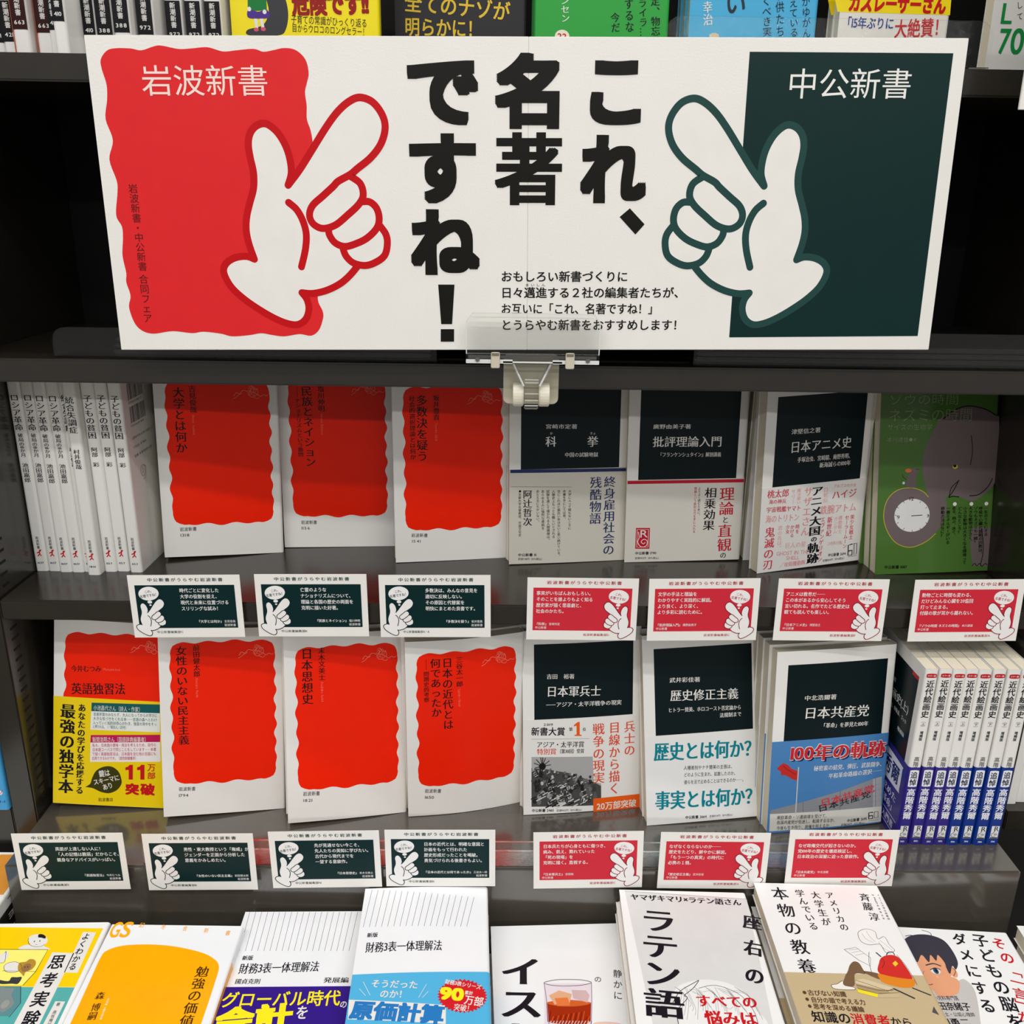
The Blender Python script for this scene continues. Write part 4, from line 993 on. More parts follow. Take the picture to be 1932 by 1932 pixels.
  ('e',32.5,29.6,1.3,1.7,0,(75,75,75),2),
  ('e',36.2,23.8,1.5,2.0,0,(55,55,55),2),
  ('k',[(34.3,20.7),(37.9,22.4)],0.87,(205,205,200),3),
  ('e',18.8,32.2,1.3,1.7,0,(110,110,110),2),
  ('e',23.4,40.7,1.0,1.3,0,(185,185,185),2),
  ('k',[(22.2,38.8),(24.5,39.9)],0.55,(28,28,28),3),
  ('e',47.9,32.2,1.2,1.6,0,(150,150,150),2),
  ('e',36.1,11.2,2.0,2.6,0,(75,75,75),2),
  ('k',[(33.6,7.2),(38.3,9.5)],1.12,(205,205,200),3),
  ('e',42.0,15.5,1.8,2.4,0,(185,185,185),2),
  ('e',22.6,10.3,2.0,2.7,0,(55,55,55),2),
  ('k',[(20.1,6.3),(24.9,8.6)],1.15,(28,28,28),3),
  ('e',16.7,29.9,1.4,1.8,0,(185,185,185),2),
  ('e',17.8,18.8,1.8,2.3,0,(55,55,55),2),
  ('k',[(15.6,15.4),(19.7,17.3)],0.99,(205,205,200),3),
  ('e',42.4,37.2,1.1,1.4,0,(110,110,110),2),
  ('e',61.6,29.2,1.3,1.7,0,(55,55,55),2),
  ('k',[(60.0,26.7),(63.1,28.1)],0.73,(28,28,28),3),
  ('e',13.9,12.0,2.0,2.6,0,(110,110,110),2),
  ('e',18.5,43.3,0.9,1.2,0,(110,110,110),2),
  ('k',[(17.4,41.6),(19.5,42.6)],0.5,(205,205,200),3),
  ('e',27.1,20.9,1.7,2.2,0,(40,40,40),2),
  ('e',40.2,31.9,1.3,1.6,0,(75,75,75),2),
  ('k',[(38.6,29.4),(41.6,30.8)],0.7,(28,28,28),3),
  ('e',8.0,32.7,1.3,1.7,0,(75,75,75),2),
  ('e',54.8,11.5,1.9,2.5,0,(185,185,185),2),
  ('k',[(52.4,7.7),(57.0,9.9)],1.09,(205,205,200),3),
  ('e',53.4,25.3,1.5,1.9,0,(40,40,40),2),
  ('e',38.0,30.4,1.3,1.7,0,(75,75,75),2),
  ('k',[(36.3,27.8),(39.4,29.3)],0.74,(28,28,28),3),
  ('e',37.7,29.3,1.3,1.7,0,(150,150,150),2),
  ('e',23.9,31.6,1.3,1.7,0,(55,55,55),2),
  ('k',[(22.3,29.0),(25.4,30.5)],0.73,(205,205,200),3),
  ('e',30.8,15.6,1.8,2.4,0,(185,185,185),2),
  ('e',37.3,25.5,1.5,1.9,0,(55,55,55),2),
  ('k',[(35.5,22.5),(39.0,24.2)],0.83,(28,28,28),3),
  ('e',40.5,22.0,1.6,2.1,0,(55,55,55),2),
  ('e',61.0,17.7,1.7,2.2,0,(75,75,75),2),
  ('k',[(58.9,14.3),(62.9,16.3)],0.96,(205,205,200),3),
  ('e',52.9,17.4,1.7,2.2,0,(110,110,110),2),
  ('e',13.8,26.1,1.5,2.0,0,(150,150,150),2),
  ('k',[(11.9,23.1),(15.5,24.8)],0.85,(28,28,28),3),
  ('e',37.4,29.8,1.3,1.7,0,(150,150,150),2),
  ('e',28.4,28.1,1.4,1.8,0,(55,55,55),2),
  ('k',[(26.7,25.4),(30.0,26.9)],0.79,(205,205,200),3),
  ('e',34.9,25.5,1.5,1.9,0,(185,185,185),2),
  ('e',28.6,11.0,2.0,2.6,0,(55,55,55),2),
  ('k',[(26.1,7.0),(30.9,9.3)],1.13,(28,28,28),3),
  ('e',40.5,31.2,1.3,1.7,0,(75,75,75),2),
  ('e',35.0,27.5,1.4,1.8,0,(75,75,75),2),
  ('k',[(33.3,24.7),(36.6,26.3)],0.8,(205,205,200),3),
  ('e',59.7,25.9,1.4,1.8,0,(75,75,75),2),
  ('e',15.8,44.4,0.9,1.1,0,(185,185,185),2),
  ('k',[(14.7,42.7),(16.8,43.7)],0.49,(28,28,28),3),
  ('e',41.9,25.4,1.5,1.9,0,(75,75,75),2),
  ('e',10.2,41.8,1.0,1.3,0,(110,110,110),2),
  ('k',[(9.0,39.9),(11.3,41.0)],0.54,(205,205,200),3),
  ('e',8.7,28.0,1.4,1.9,0,(75,75,75),2),
  ('e',21.2,28.0,1.4,1.9,0,(40,40,40),2),
  ('k',[(19.4,25.2),(22.8,26.8)],0.8,(28,28,28),3),
  ('e',21.4,34.9,1.2,1.5,0,(55,55,55),2),
  ('e',47.4,29.0,1.3,1.7,0,(110,110,110),2),
  ('k',[(45.7,26.3),(48.9,27.8)],0.75,(205,205,200),3),
  ('e',41.1,24.6,1.5,1.9,0,(185,185,185),2),
  ('e',55.2,11.1,2.0,2.5,0,(40,40,40),2),
  ('k',[(52.8,7.2),(57.4,9.4)],1.1,(28,28,28),3),
  ('e',8.9,42.5,0.9,1.2,0,(75,75,75),2),
  ('e',37.1,29.5,1.3,1.7,0,(75,75,75),2),
  ('k',[(35.4,26.9),(38.6,28.4)],0.75,(205,205,200),3),
  ('e',47.9,36.3,1.1,1.4,0,(75,75,75),2),
  ('e',27.6,18.1,1.8,2.3,0,(150,150,150),2),
  ('k',[(25.4,14.6),(29.6,16.6)],0.99,(28,28,28),3),
  ('e',15.2,45.3,0.8,1.1,0,(150,150,150),2),
  ('e',32.8,12.1,2.0,2.5,0,(185,185,185),2),
  ('k',[(30.3,8.2),(35.0,10.4)],1.1,(205,205,200),3),
  ('e',37.7,39.2,1.0,1.3,0,(110,110,110),2),
  ('e',40.4,18.3,1.7,2.2,0,(185,185,185),2),
  ('k',[(38.3,14.9),(42.4,16.8)],0.97,(28,28,28),3),
  ('e',43.4,12.9,1.9,2.5,0,(110,110,110),2),
  ('e',33.9,19.3,1.7,2.2,0,(185,185,185),2),
  ('k',[(31.8,16.0),(35.8,17.9)],0.96,(205,205,200),3),
  ('e',18.7,34.5,1.2,1.6,0,(40,40,40),2),
  ('e',24.5,42.9,0.9,1.2,0,(110,110,110),2),
  ('k',[(23.4,41.1),(25.5,42.1)],0.51,(28,28,28),3),
  ('e',39.7,19.6,1.7,2.2,0,(110,110,110),2),
  ('e',57.8,30.7,1.3,1.6,0,(110,110,110),2),
  ('k',[(56.2,28.2),(59.2,29.6)],0.71,(205,205,200),3),
  ('e',45.9,11.7,1.9,2.5,0,(75,75,75),2),
  ('e',37.3,26.8,1.4,1.9,0,(150,150,150),2),
  ('k',[(35.5,23.9),(38.9,25.5)],0.81,(28,28,28),3),
  ('e',52.3,34.0,1.2,1.5,0,(55,55,55),2),
  ('e',22.5,40.7,1.0,1.3,0,(40,40,40),2),
  ('k',[(21.3,38.8),(23.6,39.9)],0.55,(205,205,200),3),
  ('e',44.2,37.3,1.1,1.4,0,(185,185,185),2),
  ('e',31.4,39.1,1.0,1.3,0,(110,110,110),2),
  ('k',[(30.1,37.1),(32.5,38.2)],0.57,(28,28,28),3),
  ('e',46.3,36.1,1.1,1.4,0,(40,40,40),2),
  ('e',19.9,22.4,1.6,2.1,0,(40,40,40),2),
  ('k',[(17.8,19.2),(21.7,21.0)],0.91,(205,205,200),3),
  ('e',46.9,33.4,1.2,1.5,0,(75,75,75),2),
  ('e',46.5,24.8,1.5,1.9,0,(55,55,55),2),
  ('k',[(44.7,21.8),(48.2,23.5)],0.84,(28,28,28),3),
  ('e',41.3,26.4,1.4,1.9,0,(55,55,55),2),
  ('e',11.7,38.8,1.1,1.4,0,(150,150,150),2),
  ('k',[(10.3,36.7),(12.9,37.9)],0.6,(205,205,200),3),
  ('e',13.9,32.6,1.3,1.7,0,(40,40,40),2),
  ('e',23.2,24.5,1.5,2.0,0,(40,40,40),2),
  ('k',[(21.2,21.4),(24.9,23.1)],0.87,(28,28,28),3),
  ('e',48.5,11.8,1.9,2.5,0,(55,55,55),2),
  ('e',8.6,43.8,0.9,1.2,0,(185,185,185),2),
  ('k',[(7.5,42.0),(9.6,43.1)],0.51,(205,205,200),3),
  ('e',40.7,24.2,1.5,2.0,0,(185,185,185),2),
  ('e',28.4,40.3,1.0,1.3,0,(185,185,185),2),
  ('k',[(27.1,38.3),(29.5,39.4)],0.55,(28,28,28),3),
  ('e',24.0,24.4,1.5,2.0,0,(185,185,185),2),
  ('e',35.5,12.0,2.0,2.5,0,(150,150,150),2),
  ('k',[(33.1,8.2),(37.7,10.4)],1.1,(205,205,200),3),
  ('e',38.0,32.9,1.2,1.6,0,(40,40,40),2),
  ('e',38.1,31.8,1.3,1.6,0,(75,75,75),2),
  ('k',[(36.5,29.4),(39.5,30.8)],0.71,(28,28,28),3),
  ('e',36.2,35.9,1.1,1.4,0,(55,55,55),2),
  ('e',55.2,22.8,1.5,2.0,0,(110,110,110),2),
  ('k',[(53.3,19.8),(56.9,21.5)],0.87,(205,205,200),3),
  ('e',17.7,20.4,1.7,2.2,0,(185,185,185),2),
  ('e',26.6,23.9,1.6,2.0,0,(40,40,40),2),
  ('k',[(24.6,20.8),(28.3,22.5)],0.88,(28,28,28),3),
  ('e',13.0,41.6,1.0,1.3,0,(150,150,150),2),
  ('e',32.7,28.7,1.4,1.8,0,(110,110,110),2),
  ('k',[(31.0,26.0),(34.2,27.5)],0.78,(205,205,200),3),
  ('c',[(36.7,26.9),(36.9,31.3),(38.2,33.4),(39.4,31.2),(39.9,26.4)],(90,90,90),3),
  ('c',[(9.7,27.3),(10.0,31.7),(11.2,33.8),(12.4,31.5),(12.9,26.8)],(35,35,35),3),
  ('c',[(58.9,9.5),(59.1,14.0),(60.4,16.1),(61.6,13.8),(62.1,9.1)],(60,60,60),3),
  ('c',[(48.8,25.3),(49.0,29.8),(50.2,31.8),(51.5,29.6),(52.0,24.8)],(35,35,35),3),
  ('c',[(12.9,23.1),(13.2,27.5),(14.4,29.6),(15.6,27.3),(16.1,22.6)],(60,60,60),3),
  ('c',[(57.2,24.5),(57.4,28.9),(58.6,31.0),(59.9,28.7),(60.4,24.0)],(90,90,90),3),
  ('c',[(30.4,19.5),(30.6,23.9),(31.9,26.0),(33.1,23.8),(33.6,19.0)],(60,60,60),3),
  ('c',[(27.8,24.2),(28.1,28.6),(29.3,30.7),(30.5,28.4),(31.0,23.7)],(60,60,60),3),
  ('c',[(55.7,20.6),(55.9,25.1),(57.2,27.1),(58.4,24.9),(58.9,20.1)],(90,90,90),3),
  ('c',[(57.8,15.2),(58.1,19.6),(59.3,21.7),(60.6,19.5),(61.1,14.7)],(90,90,90),3),
  ('c',[(33.8,18.2),(34.1,22.7),(35.3,24.8),(36.5,22.5),(37.0,17.8)],(90,90,90),3),
  ('c',[(10.1,22.4),(10.4,26.8),(11.6,28.9),(12.8,26.6),(13.3,21.9)],(35,35,35),3),
  ('c',[(52.3,21.2),(52.6,25.7),(53.8,27.8),(55.0,25.5),(55.5,20.7)],(35,35,35),3),
  ('c',[(10.2,36.7),(10.5,41.1),(11.7,43.2),(12.9,40.9),(13.4,36.2)],(35,35,35),3),
  ('c',[(10.3,24.2),(10.6,28.6),(11.8,30.7),(13.0,28.4),(13.5,23.7)],(60,60,60),3),
  ('c',[(47.6,23.4),(47.8,27.9),(49.0,29.9),(50.3,27.7),(50.8,22.9)],(60,60,60),3),
  ('c',[(36.1,16.9),(36.3,21.4),(37.5,23.5),(38.8,21.2),(39.3,16.5)],(90,90,90),3),
  ('c',[(63.3,19.5),(63.6,23.9),(64.8,26.0),(66.0,23.8),(66.5,19.0)],(60,60,60),3),
  ('c',[(13.9,36.2),(14.2,40.6),(15.4,42.7),(16.6,40.5),(17.1,35.7)],(35,35,35),3),
  ('c',[(12.2,24.0),(12.4,28.4),(13.7,30.5),(14.9,28.3),(15.3,23.5)],(60,60,60),3),
  ('c',[(17.1,33.6),(17.3,38.0),(18.5,40.1),(19.7,37.8),(20.2,33.1)],(60,60,60),3),
  ('c',[(57.1,13.5),(57.3,18.0),(58.5,20.1),(59.8,17.8),(60.3,13.1)],(90,90,90),3),
  ('c',[(22.0,28.2),(22.2,32.6),(23.5,34.7),(24.7,32.4),(25.2,27.7)],(35,35,35),3),
  ('c',[(28.5,21.5),(28.8,26.0),(30.0,28.0),(31.2,25.8),(31.7,21.0)],(60,60,60),3),
  ('c',[(64.3,12.6),(64.6,17.1),(65.8,19.2),(67.0,16.9),(67.6,12.1)],(90,90,90),3),
  ('c',[(35.2,17.9),(35.5,22.4),(36.7,24.4),(37.9,22.2),(38.4,17.4)],(35,35,35),3),
  ('k',[(17.4,54.3),(17.0,38.0)],0.85,(30,30,30),3),
  ('e',17.0,46.2,3.2,3.3,0,(25,25,25),3),
  ('k',[(17.0,46.2),(9.6,49.6)],0.73,(25,25,25),3),
  ('k',[(17.0,46.2),(11.6,52.9)],0.73,(25,25,25),3),
  ('k',[(17.0,46.2),(15.5,54.6)],0.73,(25,25,25),3),
  ('k',[(17.0,46.2),(19.9,53.9)],0.73,(25,25,25),3),
  ('k',[(17.0,46.2),(23.3,51.2)],0.73,(25,25,25),3),
  ('k',[(17.0,46.2),(24.6,47.4)],0.73,(25,25,25),3),
  ('k',[(17.0,46.2),(10.6,45.1)],0.73,(25,25,25),3),
  ('v','兵士の',98.1,84.7,98.3,50.7,10.94,(218,76,44),'m'),
  ('v','目線から描く',83.8,85.1,84.1,14.7,10.93,(218,76,44),'m'),
  ('v','戦争の現実',68.8,84.7,69.3,26.4,11.39,(218,76,44),'m'),
  ('p',[(64.1,12.2),(108.3,12.9),(108.5,-1.4),(64.3,-2.1)],(232,92,16),4),
  ('h','20万部突破',67.2,4.2,105.4,4.7,8.06,(228,226,220),'b',7),
  ('h','中公新書 2465',7.1,4.2,27.4,3.5,3.3,(25,22,30),'b'),
  ('h','定価902円（10％税込）',29.8,3.0,55.0,2.2,2.49,(25,22,30),'g')],
 'd6': [
  ('h','歴史とは何か？',7.7,67.4,106.0,63.9,17.99,(0,128,142),'M'),
  ('h','人種差別やナチ賛美の主張は、',34.8,50.8,82.3,48.6,4.18,(25,22,30),'g'),
  ('h','どのように生まれ、拡散したのか。',34.9,44.4,85.0,42.1,4.19,(25,22,30),'g'),
  ('h','彼らを法で止めることはできるのか──。',34.9,37.6,92.6,35.6,4.19,(25,22,30),'g'),
  ('h','事実とは何か？',7.7,22.7,106.1,19.4,18.11,(0,128,142),'M'),
  ('h','中公新書 2664',35.2,5.1,55.3,4.4,3.15,(25,22,30),'b'),
  ('h','定価924円（10％税込）',57.8,4.3,81.4,3.8,2.37,(25,22,30),'g')],
 'd7': [
  ('p',[(1.5,19.7),(107.6,17.1),(108.4,1.4),(1.8,2.2)],(214,212,204),1),
  ('p',[(1.7,23.1),(31.2,29.1),(65.8,36.7),(96.5,45.5),(105.2,47.0),(107.4,16.9),(1.9,19.5)],(140,142,146),2),
  ('p',[(96.5,45.5),(105.2,47.0),(107.4,16.9),(99.0,17.1)],(170,172,176),2),
  ('k',[(31.5,29.1),(32.1,19.0)],0.39,(90,92,96),3),
  ('k',[(65.8,36.7),(67.0,18.1)],0.4,(90,92,96),3),
  ('k',[(99.1,45.9),(101.6,17.4)],0.4,(90,92,96),3),
  ('k',[(2.6,22.3),(104.9,40.3)],0.16,(118,120,124),3),
  ('k',[(2.7,21.7),(105.4,34.5)],0.16,(118,120,124),3),
  ('k',[(2.7,21.0),(106.0,28.6)],0.16,(118,120,124),3),
  ('k',[(2.7,20.3),(106.5,22.8)],0.16,(118,120,124),3),
  ('c',[(5.5,63.9),(10.7,68.8,1),(15.3,66.4),(18.7,62.7),(24.7,60.2,1),(24.4,50.8,1),(19.4,52.9),(14.0,56.4),(9.5,57.3,1),(8.6,61.0)],(192,48,42),2),
  ('k',[(10.9,66.1),(15.6,61.7),(22.9,57.0)],0.64,(150,30,30),3),
  ('k',[(25.0,63.5),(25.2,18.5)],1.05,(196,196,196),4),
  ('h','100年の軌跡',18.2,75.7,107.9,73.2,16.74,(24,40,84),'M',2.8),
  ('h','100年の軌跡',16.7,77.5,106.3,75.1,16.72,(214,216,222),'s',3.6),
  ('h','100年の軌跡',16.7,77.5,106.3,75.1,16.72,(196,40,48),'M',7),
  ('h','秘密裏の結党、弾圧、武装闘争、',39.1,61.4,106.5,59.7,5.54,(228,226,220),'m'),
  ('h','平和革命路線の選択──',53.3,52.6,104.2,53.2,5.59,(228,226,220),'m'),
  ('h','日本共産党',45.4,20.7,95.8,31.3,7.71,(26,40,44),'b',4),
  ('h','日本共産党',47.5,26.0,98.9,36.6,8.58,(206,60,70),'b',7),
  ('h','東欧革命・ソ連崩壊を受けて、',7.9,15.5,57.1,13.4,4.16,(25,22,30),'g'),
  ('h','各国共産党が低迷し、転換するなか、',8.1,10.6,64.8,8.2,4.18,(25,22,30),'g'),
  ('h','今後も生き残り、政権を担えるか',8.3,5.0,57.8,3.3,4.19,(25,22,30),'g'),
  ('h','中公新書 2695',74.7,6.2,94.1,6.2,3.63,(25,22,30),'b'),
  ('h','定価1210円（10％税込）',69.1,2.6,94.0,2.2,2.72,(25,22,30),'g'),
  ('k',[(99.2,11.8),(95.5,11.8),(96.0,5.5),(99.7,5.5),(99.5,8.6),(96.0,8.5)],1.08,(25,22,30),3,False,False),
  ('k',[(100.8,12.0),(104.5,12.0),(105.0,6.0),(101.3,5.8),(100.8,12.0)],0.54,(25,22,30),3,False,False),
  ('k',[(95.9,3.4),(105.8,3.8)],0.27,(25,22,30))],
 't3': [
  ('h','グローバル時代',3.8,84.8,92.2,85.8,14.79,(252,232,30),'b'),
  ('h','の',92.4,80.1,97.9,79.8,7.21,(228,226,220),'b'),
  ('h','会計',4.3,65.8,59.3,70.8,23.62,(252,232,30),'h'),
  ('h','を',61.1,73.3,70.7,73.2,12.83,(228,226,220),'b')],
 't4': [
  ('h','そうだった',14.8,72.8,50.9,69.9,7.82,(228,226,220),'b'),
  ('h','のか！',22.4,63.0,43.5,61.7,7.96,(228,226,220),'b'),
  ('k',[(8.7,74.8),(15.3,62.1)],0.35,(228,226,220)),
  ('k',[(6.5,68.5),(11.9,61.9)],0.35,(228,226,220)),
  ('k',[(57.2,70.7),(51.7,58.4)],0.34,(228,226,220)),
  ('k',[(58.9,64.1),(54.6,58.3)],0.34,(228,226,220)),
  ('p',[(-0.0,59.0),(72.4,51.5),(72.7,35.4),(1.1,42.0)],(228,226,220),2),
  ('h','原価計算',2.4,50.2,71.4,42.8,16.52,(36,120,190),'h'),
  ('p',[(101.6,59.2),(103.5,57.8),(101.3,56.8),(102.9,55.2),(100.5,54.6),(101.7,52.7),(99.2,52.6),(100.0,50.5),(97.5,50.7),(97.9,48.5),(95.4,49.2),(95.4,46.9),(93.0,47.9),(92.6,45.7),(90.4,47.0),(89.5,44.9),(87.6,46.5),(86.3,44.5),(84.6,46.4),(83.0,44.6),(81.7,46.7),(79.8,45.2),(78.9,47.3),(76.7,46.1),(76.2,48.3),(73.9,47.5),(73.8,49.7),(71.3,49.2),(71.7,51.4),(69.2,51.3),(69.9,53.3),(67.5,53.6),(68.6,55.4),(66.3,56.1),(67.8,57.7),(65.6,58.7),(67.4,60.0),(65.5,61.4),(67.6,62.4),(66.0,64.1),(68.3,64.6),(67.0,66.6),(69.5,66.8),(68.6,68.9),(71.2,68.7),(70.7,71.0),(73.3,70.3),(73.3,72.7),(75.7,71.7),(76.1,74.0),(78.4,72.6),(79.3,74.9),(81.3,73.2),(82.6,75.3),(84.4,73.3),(86.0,75.2),(87.4,73.0),(89.4,74.6),(90.3,72.3),(92.6,73.6),(93.1,71.2),(95.5,72.1),(95.5,69.8),(98.1,70.3),(97.7,68.0),(100.2,68.1),(99.4,66.0),(101.9,65.7),(100.6,63.8),(103.0,63.1),(101.4,61.5),(103.5,60.5)],(206,30,40),3),
  ('h','財務3表シリーズ',71.2,72.8,98.7,67.3,4.75,(228,226,220),'b'),
  ('h','90',67.6,62.5,85.6,60.7,14.73,(252,232,30),'h'),
  ('h','累計',86.2,62.6,92.6,61.9,3.84,(228,226,220),'b'),
  ('h','万部',86.0,56.5,100.4,54.0,8.91,(228,226,220),'b'),
  ('h','突破！',78.3,50.0,92.6,48.0,6.53,(228,226,220),'m')],
 't7': [
  ('h','古びない知識',12.3,50.7,41.6,49.9,5.78,(90,60,40),'b'),
  ('h','自分の頭で考える力',12.8,44.1,53.7,42.7,5.69,(90,60,40),'b'),
  ('h','思考を深める議論',12.8,37.9,50.5,36.0,5.61,(90,60,40),'b'),
  ('e',10.0,50.7,1.4,1.6,0,(90,60,40),3),
  ('e',10.2,44.3,1.3,1.6,0,(90,60,40),3),
  ('e',10.3,37.9,1.3,1.6,0,(90,60,40),3),
  ('h','知識の',8.9,28.7,37.7,27.5,10.92,(25,22,30),'b'),
  ('h','消費者',37.6,27.3,66.4,26.2,10.88,(196,24,30),'b'),
  ('h','から',66.3,26.1,82.2,25.3,8.61,(25,22,30),'b'),
  ('p',[(101.0,35.2),(104.4,40.7),(105.2,32.7)],(80,80,80),3),
  ('c',[(73.9,116.3),(81.1,119.5),(87.4,116.8),(86.9,108.6),(93.3,111.2),(94.2,102.5),(96.1,96.2),(88.6,93.6),(87.0,102.2),(84.3,102.9),(77.4,101.9),(72.4,104.9),(71.7,110.5)],(238,236,232),2),
  ('k',[(73.9,116.3),(81.1,119.5),(87.4,116.8),(86.9,108.6),(93.3,111.2),(94.2,102.5),(96.1,96.2),(88.6,93.6),(87.0,102.2),(84.3,102.9),(77.4,101.9),(72.4,104.9),(71.7,110.5)],0.36,(80,80,80),3,True),
  ('k',[(75.8,114.7),(77.2,108.3),(81.8,104.4)],0.24,(120,120,120),3),
  ('k',[(80.4,117.3),(81.4,110.0),(83.9,105.3)],0.24,(120,120,120),3),
  ('k',[(88.2,107.0),(91.2,102.4),(94.3,96.2)],0.24,(120,120,120),3),
  ('k',[(86.4,105.4),(87.7,99.1),(91.6,95.3)],0.24,(120,120,120),3),
  ('p',[(55.2,96.1),(65.5,98.7),(73.6,87.7),(70.6,79.3),(63.3,85.1)],(238,236,232),2),
  ('k',[(55.2,96.1),(65.5,98.7),(73.6,87.7),(70.6,79.3),(63.3,85.1),(55.2,96.1)],0.35,(80,80,80),3,False,False),
  ('k',[(58.6,95.6),(67.4,97.1)],0.24,(120,120,120),4),
  ('k',[(60.0,92.7),(68.4,95.0)],0.24,(120,120,120),4),
  ('k',[(62.1,90.1),(70.4,92.3)],0.24,(120,120,120),4),
  ('k',[(74.6,93.9),(70.8,83.1),(69.1,71.9)],0.35,(80,80,80),3),
  ('k',[(96.1,91.6),(99.0,81.0),(100.1,69.2),(100.1,60.6)],0.35,(80,80,80),3),
  ('c',[(54.2,79.5),(58.7,83.5),(62.3,82.1),(63.4,75.4),(63.6,71.0),(55.5,70.7),(51.0,59.0),(46.2,58.1),(42.9,60.2),(46.5,67.5),(50.7,73.5)],(120,92,66),3),
  ('c',[(64.1,73.9),(74.6,71.3),(73.1,65.4),(64.2,71.0)],(120,92,66),3),
  ('c',[(75.5,72.1),(98.7,67.0),(96.3,59.1),(86.7,58.0),(76.6,61.3),(73.2,64.7)],(222,132,26),4),
  ('c',[(79.0,83.4),(83.3,88.8),(90.1,91.4),(95.5,90.0),(97.8,84.0),(99.3,69.9),(95.6,66.5),(75.3,71.6)],(206,44,36),5),
  ('p',[(89.1,82.5),(92.5,85.3),(93.7,82.3),(90.2,79.2)],(240,200,40),6),
  ('k',[(87.7,91.3),(90.0,94.1),(93.7,94.6),(94.3,91.5)],0.72,(50,50,60),4),
  ('k',[(80.3,93.4),(82.4,89.6)],1.19,(70,70,76),3),
  ('k',[(82.4,88.0),(83.1,83.5),(79.1,77.4)],0.35,(25,22,30),6),
  ('p',[(53.3,64.1),(60.1,65.7),(80.7,57.1),(75.1,54.1),(52.6,60.5)],(214,196,160),6),
  ('p',[(52.1,60.5),(75.1,54.1),(75.8,50.0),(52.6,55.5)],(170,150,110),6),
  ('p',[(51.5,55.5),(66.2,51.1),(64.9,47.6),(51.4,52.0)],(240,220,40),7),
  ('p',[(66.2,51.1),(83.1,53.0),(81.8,48.1),(64.9,47.4)],(200,180,140),7),
  ('k',[(53.3,64.1),(75.1,54.1),(80.6,56.8)],0.34,(25,22,30),8,False,False),
  ('k',[(52.7,59.1),(66.9,54.6),(79.4,55.0)],0.34,(25,22,30),8,False,False),
  ('k',[(52.1,55.5),(66.2,51.1),(83.0,52.7)],0.34,(25,22,30),8,False,False),
  ('k',[(79.6,57.1),(92.7,47.8)],1.35,(50,50,56),5),
  ('k',[(95.5,57.6),(106.4,51.2)],1.13,(50,50,56),5),
  ('c',[(33.0,58.4),(37.7,59.7),(43.3,63.0),(43.0,58.7),(49.7,56.8),(48.9,54.4),(35.0,54.8)],(236,230,220),6),
  ('k',[(33.0,58.4),(37.7,59.7),(43.3,63.0),(43.0,58.7),(49.7,56.8),(48.9,54.4),(35.0,54.8)],0.34,(25,22,30),7,True)]}
HAND_FILL = [(0.4189,0.6286),(0.4426,0.6821),(0.4375,0.748),(0.4147,0.8054),(0.3725,0.8575),(0.3142,0.8898),(0.2584,0.8813),(0.2196,0.8496),(0.2044,0.8047),(0.2095,0.748),(0.2221,0.6821),(0.2154,0.6154),(0.1858,0.5488),(0.1622,0.4894),(0.1537,0.4301),(0.1639,0.3701),(0.1892,0.3008,1),(0.1444,0.3133),(0.0802,0.3087),(0.0262,0.2876),(0.0,0.2559),(0.0076,0.2177),(0.0422,0.1695),(0.1064,0.1207),(0.1841,0.0765),(0.2736,0.0343),(0.353,0.0073),(0.4223,0.0),(0.4738,0.0251),(0.4966,0.0719),(0.4882,0.1168),(0.4603,0.1484,1),(0.5279,0.1451),(0.6106,0.159),(0.6934,0.1893),(0.7542,0.2269),(0.8032,0.2685),(0.8505,0.2731),(0.9147,0.2876),(0.9704,0.3193),(0.989,0.3707),(0.9823,0.4136),(0.9544,0.4499),(0.9459,0.5073),(0.9172,0.5482),(0.8666,0.5613),(0.848,0.6247),(0.8269,0.6537),(0.7855,0.6748),(0.8302,0.7012),(0.9113,0.7487),(0.9721,0.8061),(1.0,0.8707),(0.9873,0.9268),(0.935,0.9802),(0.864,1.0),(0.8015,0.9842),(0.7331,0.9426),(0.6622,0.878),(0.565,0.7731),(0.4916,0.6946)]
